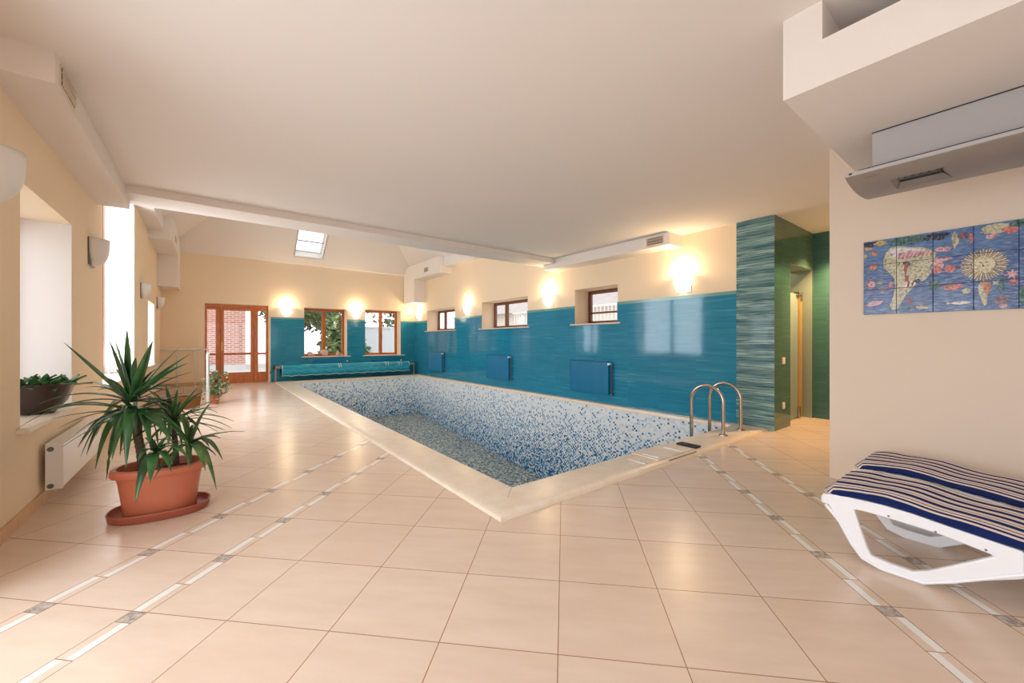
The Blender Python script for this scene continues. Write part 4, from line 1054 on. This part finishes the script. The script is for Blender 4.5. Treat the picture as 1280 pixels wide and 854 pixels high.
# big pale landmass-like reef shape, broad above and tapering to the bottom left
fig('bone',[(.682,1.775),(.67,1.83),(.645,1.868),(.60,1.875),(.56,1.862),(.52,1.85),(.47,1.842),(.435,1.82),(.40,1.79),(.41,1.745),(.43,1.70),(.425,1.65),(.455,1.60),(.50,1.585),(.525,1.545),(.555,1.50),(.575,1.46),(.60,1.40),(.635,1.39),(.645,1.43),(.625,1.50),(.615,1.57),(.62,1.63),(.65,1.68),(.68,1.72)])
fig('white',[(.65,1.80),(.64,1.855),(.60,1.862),(.56,1.85),(.50,1.84),(.45,1.82),(.47,1.80),(.55,1.79),(.60,1.79)])
fig('pink',[(.61,1.80),(.59,1.82),(.52,1.825),(.44,1.81),(.42,1.79),(.50,1.775),(.58,1.77)])
for i in range(9):
    y=.60-.021*i; fig('red',[(y,1.775),(y-.006,1.775),(y-.012,1.81),(y-.016,1.81)][::1])
fig('dkblue',[(.575,1.745),(.55,1.755),(.53,1.735),(.535,1.715),(.565,1.72)])
fig('red',[(.565,1.735),(.55,1.745),(.542,1.72),(.55,1.69),(.56,1.65),(.568,1.69)]); fig('red',[(.565,1.60),(.54,1.595),(.545,1.64),(.56,1.65)])
for i in range(5):
    y=.565-.012*i; fig('red' if i%2 else 'white',[(y,1.54+.006*i),(y-.009,1.545+.006*i),(y-.018,1.60),(y-.009,1.60)])
fig('dkblue',[(.52,1.60),(.49,1.615),(.47,1.585),(.50,1.58)])
blob(.64,1.58,.012,.03,'coralp',12,.3,7)
# creatures on the left tiles
blob(.755,1.60,.035,.04,'mauve',20,.3,8); blob(.752,1.60,.022,.026,'pink',18,.4,9); blob(.74,1.735,.022,.022,'orange',14,.25,10); fish(.685,1.56,.04,.025,'orange'); fish(.70,1.605,.03,.02,'yel')
fig('pink',[(.79,1.44),(.74,1.465),(.68,1.47),(.70,1.44),(.76,1.425)])
star(.535,1.455,.028,.012,5,'red',.4)
blob(.475,1.40,.04,.012,'bone',14,.3,11); blob(.47,1.42,.02,.012,'mauve',12,.3,12); blob(.54,1.40,.04,.012,'green',12,.3,13)
# middle tiles
blob(.395,1.70,.03,.05,'pink',18,.3,14); blob(.395,1.665,.02,.03,'coralp',16,.3,15); blob(.335,1.665,.026,.030,'coralp',14,.2,16); blob(.37,1.74,.04,.018,'pink',14,.4,17)
blob(.415,1.56,.03,.035,'green',16,.4,18); blob(.36,1.81,.045,.018,'pink',14,.4,19); blob(.27,1.885,.028,.026,'mauve',14,.35,20); blob(.235,1.86,.012,.03,'coralp',12,.3,21)
blob(.325,1.535,.045,.022,'coralp',16,.35,22); blob(.33,1.54,.02,.012,'orange',12,.3,23); blob(.26,1.50,.022,.016,'bone',12,.3,24)
fish(.29,1.42,.11,.025,'white'); blob(.31,1.86,.015,.05,'bone',14,.4,25)
# sun with a face and many rays
cy,cz=.182,1.668
fig('sunp',[(cy+.052*math.cos(2*PI*i/30),cz+.058*math.sin(2*PI*i/30)) for i in range(30)])
for i in range(44):
    a=2*PI*i/44; w=.036; r0,r1=.056,.098+.008*(i%2)
    fig('sunp' if i%2==0 else 'yel',[(cy+r0*math.cos(a-w*1.6),cz+r0*math.sin(a-w*1.6)),(cy+r1*math.cos(a-w),cz+r1*math.sin(a-w)),(cy+r1*1.04*math.cos(a),cz+r1*1.04*math.sin(a)),(cy+r1*math.cos(a+w),cz+r1*math.sin(a+w)),(cy+r0*math.cos(a+w*1.6),cz+r0*math.sin(a+w*1.6))])
figs2=[('dkblue',[(cy+.020,cz+.016),(cy+.008,cz+.020),(cy+.008,cz+.012)]),('dkblue',[(cy-.020,cz+.016),(cy-.008,cz+.020),(cy-.008,cz+.012)]),('dkblue',[(cy+.003,cz+.012),(cy-.004,cz-.012),(cy+.006,cz-.012)]),('dkblue',[(cy+.014,cz-.026),(cy,cz-.031),(cy-.014,cz-.026),(cy,cz-.035)])]
# right tiles
fig('orange',[(.205,1.515),(.195,1.555),(.17,1.56),(.150,1.54),(.148,1.50),(.165,1.47),(.17,1.43),(.182,1.40),(.192,1.42),(.187,1.46),(.20,1.48)])
fig('bone',[(.207,1.52),(.20,1.54),(.185,1.53),(.18,1.49),(.165,1.45),(.168,1.40),(.178,1.39),(.19,1.43),(.20,1.47)])
star(.13,1.54,.02,.008,4,'bone'); blob(.105,1.52,.012,.05,'green',14,.2,30); blob(.105,1.425,.034,.030,'mauve',22,.35,31); blob(.10,1.385,.02,.012,'pink',12,.3,32)
star(.062,1.59,.035,.014,7,'pink',.3); star(.055,1.54,.028,.012,6,'coralp',.1); blob(.145,1.855,.028,.016,'pink',14,.3,33); blob(.065,1.88,.035,.024,'coralp',14,.3,34)
blob(.02,1.44,.02,.05,'green',12,.3,35); blob(-.02,1.86,.03,.03,'coralp',14,.3,36); blob(-.03,1.60,.04,.05,'mauve',16,.3,37); fish(-.12,1.7,.12,.06,'coralp'); blob(-.15,1.5,.06,.05,'bone',16,.3,38); star(-.28,1.75,.06,.03,9,'yel'); fish(-.33,1.5,.12,.05,'orange',-1)
bm=NB(); xf=XM-.0122
def clip(P,ax,lim,keep_gt):
    out=[]
    for i in range(len(P)):
        a,b=P[i],P[(i+1)%len(P)]; ia=(a[ax]>lim)==keep_gt; ib=(b[ax]>lim)==keep_gt
        if ia: out.append(a)
        if ia!=ib:
            q=(lim-a[ax])/(b[ax]-a[ax]); out.append((a[0]+(b[0]-a[0])*q,a[1]+(b[1]-a[1])*q))
    return out
lay=0
from mathutils.geometry import tessellate_polygon
for nm,P in figs+figs2:
    lay+=1; xo=xf-.00002*lay
    tris=tessellate_polygon([[Vector((0,a,b)) for a,b in P]])
    for tri in tris:
        T3=[P[i] for i in tri]
        for r_ in range(3):
            for c_ in range(cols):
                ya=my0-ty*c_-.002; yb_=my0-ty*(c_+1)+.002; za=mz0+.193*r_+.002; zb=mz0+.193*(r_+1)-.002
                Q=clip(T3,0,yb_,True)
                if len(Q)>2: Q=clip(Q,0,ya,False)
                if len(Q)>2: Q=clip(Q,1,za,True)
                if len(Q)>2: Q=clip(Q,1,zb,False)
                if len(Q)>2:
                    area=abs(sum(Q[i][0]*Q[(i+1)%len(Q)][1]-Q[(i+1)%len(Q)][0]*Q[i][1] for i in range(len(Q))))/2
                    if area>1e-8: poly(bm,[(xo,a,b) for a,b in Q],pk.index(nm))
obj('painted_figures',bm,pm,mu)
# ================================================================== OUTSIDE
bm=NB(); bx(bm,-40,60,-30,-3.75,-.3,-.12); bx(bm,-40,-1.6,-3.75,60,-.3,-.12); bx(bm,8.2,60,-3.75,60,-.3,-.12); bx(bm,-1.6,8.2,13.62,60,-.3,-.12)
o=obj('ground_outside',bm,M['snow']); o['kind']='structure'
bd=empty('brick_house',(0,0,-.12)); tag(bd,'red brick house seen through the glazed garden door','building')
bm=NB(); bx(bm,-9,1.34,21.4,27,0,6.5); obj('brick_wall',bm,M['brick'],bd)
bm=NB(); bx(bm,-9.1,1.36,21.34,21.4,0,.25); obj('plinth',bm,M['snow'],bd)
bm=NB(); prism(bm,[(21.0,6.5),(27.4,6.5),(24.2,9.0)],'x',-9.4,1.7); obj('roof',bm,plain('grey_roof',(150,146,144),.8),bd)
ol=empty('outdoor_lamp',(-.30,21.4,2.3)); tag(ol,'white outdoor wall lamp on the brick house','wall lamp')
bm=NB(); bx(bm,-.14,.14,-.16,-.02,-.2,.2); obj('lamp_shade',bm,M['white_paint'],ol,bevel=.02)
bm=NB(); bx(bm,-.06,.06,-.02,0,-.1,.1); obj('back_plate',bm,GREY,ol)
o=tag(obj('garden_wall',(lambda b:(bx(b,5.4,11.0,19.0,19.25,-.12,1.78),bx(b,5.35,11.05,18.95,19.30,1.78,1.86),b)[2])(NB()),plain('grey_render',(206,208,210),.8)),'pale rendered garden wall outside the right end wall window','garden wall')
nb=empty('neighbour_house',(0,0,-.12)); tag(nb,'pale house with a tiled roof outside the high side windows','building')
bm=NB(); bx(bm,15,22,6,26,0,3.0); obj('rendered_wall',bm,plain('pale_render',(226,214,200),.8),nb)
bm=NB(); prism(bm,[(14.6,3.0),(22.4,3.0),(18.5,5.2)],'y',5.6,26.4); obj('roof',bm,plain('pale_roof',(196,186,182),.8,var=.2,scale=3),nb)
for y in (14,18,22):
    bm=NB(); bx(bm,14.95,15.0,y,y+1.2,1.0,2.2); obj('window',bm,plain('house_glass',(120,120,124),.2),nb)
fe=empty('garden_fence',(0,0,-.12)); tag(fe,'white garden fence outside the nearest high side window','fence')
bm=NB()
for z in (1.9,2.4): bx(bm,10.0,10.05,4,13,z,z+.06)
obj('fence_rail',bm,M['white_paint'],fe)
bm=NB()
for i in range(60): bx(bm,10.0,10.02,4+i*.15,4.02+i*.15,0,2.4)
obj('fence_bar',bm,M['white_paint'],fe)
def tree(loc,hh,R,lb,seed,mat='tree',n=2600,col=0,trunkh=.35,cat='tree',nm='garden_tree'):
    o=empty(nm,loc); tag(o,lb,cat); rr=random.Random(seed)
    bm=NB(); P=[(0,0,0),(.05,.02,hh*.3),(-.04,.05,hh*.6),(.02,0,hh*.92)]; tube(bm,P,[.13,.10,.06,.02],8)
    for i in range(9):
        a=i*2.4; z=hh*(.35+.06*i); tube(bm,[(0,0,z),(R*.45*math.cos(a),R*.45*math.sin(a),z+.3),(R*.8*math.cos(a),R*.8*math.sin(a),z+.55)],[.04,.025,.01],6)
    obj('trunk',bm,M['bark'],o)
    bm=NB(); pts=[]
    for i in range(n):
        while True:
            v=Vector((rr.uniform(-1,1),rr.uniform(-1,1),rr.uniform(-1,1)))
            if v.length<1: break
        q=Vector((v.x*R,v.y*R,hh*(.5+trunkh*.5)+v.z*hh*(.5-trunkh*.5)))
        if (math.sin(q.x*3+seed)+math.sin(q.y*3)+math.sin(q.z*3.3))>-.7: pts.append(q)
    cluster(bm,pts,.24,rr,.75); obj('foliage',bm,M[mat],o)
tree((3.0,18.6,-.12),4.6,1.35,'green tree in the garden behind the left end wall window',11,'tree')
tree((5.0,21.6,-.12),5.6,1.5,'garden tree showing at the middle of the end wall windows',12,'hedge')
tree((8.6,22.0,-.12),5.0,1.7,'bare-looking tree rising behind the pale garden wall',13,'tree',900)
tree((3.3,25.5,-.12),6.0,1.6,'tree seen through the right sidelight of the garden door',14,'tree')
tree((4.4,16.6,-.12),2.3,1.0,'low green shrub outside the left end wall window',15,'hedge',2200,0,.05,'shrub','garden_shrub')
# ================================================================== LIGHT
w=bpy.data.worlds.new('overcast'); bpy.context.scene.world=w; w.use_nodes=True
nt=w.node_tree; bg=nt.nodes['Background']; bg.inputs[0].default_value=(.93,.965,1,1); bg.inputs[1].default_value=WORLD
def area(nm,loc,rot,sx_,sy_,e,col=(.86,.93,1)):
    L=bpy.data.lights.new(nm,'AREA'); L.shape='RECTANGLE'; L.size=sx_; L.size_y=sy_; L.energy=e; L.color=col
    o=bpy.data.objects.new(nm,L); C.objects.link(o); o.location=loc; o.rotation_euler=rot; return o
def wl(O,e,nm):
    area(nm,(XL-.52,(O[0]+O[1])/2,(O[2]+O[3])/2),(0,-PI/2,0),O[3]-O[2],O[1]-O[0],e)
wl(O0,E0,'window_daylight'); wl(O00,E00,'window_daylight'); wl(O1,E1,'window_daylight'); wl(O2,E2,'window_daylight'); wl(O3,E1*4,'window_daylight')
area('window_daylight',((BW[0]+BW[1])/2,YB-.4,(BW[2]+BW[3])/2),(PI/2,0,0),BW[1]-BW[0],BW[3]-BW[2],EB)
# unseen warm point light inside the shower room, without any fixture
L=bpy.data.lights.new('shower_light','POINT'); L.energy=25; L.color=(1,.85,.65); L.shadow_soft_size=.1
o=bpy.data.objects.new('shower_light',L); C.objects.link(o); o.location=(6.9,2.9,2.4)
# ================================================================== CAMERA
cd=bpy.data.cameras.new('camera'); cd.sensor_width=36; cd.lens=495/1280*36; cd.clip_start=.05; cd.clip_end=200
co=bpy.data.objects.new('camera',cd); C.objects.link(co); co.location=(0,0,1.15); co.rotation_euler=(PI/2,0,-math.radians(37.52))
sc_=bpy.context.scene; sc_.camera=co
sc_.view_settings.view_transform='Standard'; sc_.view_settings.look='None'; sc_.view_settings.gamma=1; sc_.view_settings.use_curve_mapping=False
sc_.view_settings.exposure=EXPO
sc_.cycles.caustics_reflective=False; sc_.cycles.caustics_refractive=False; sc_.cycles.max_bounces=10; sc_.cycles.diffuse_bounces=6; sc_.cycles.glossy_bounces=4; sc_.cycles.transparent_max_bounces=12; sc_.cycles.sample_clamp_indirect=6
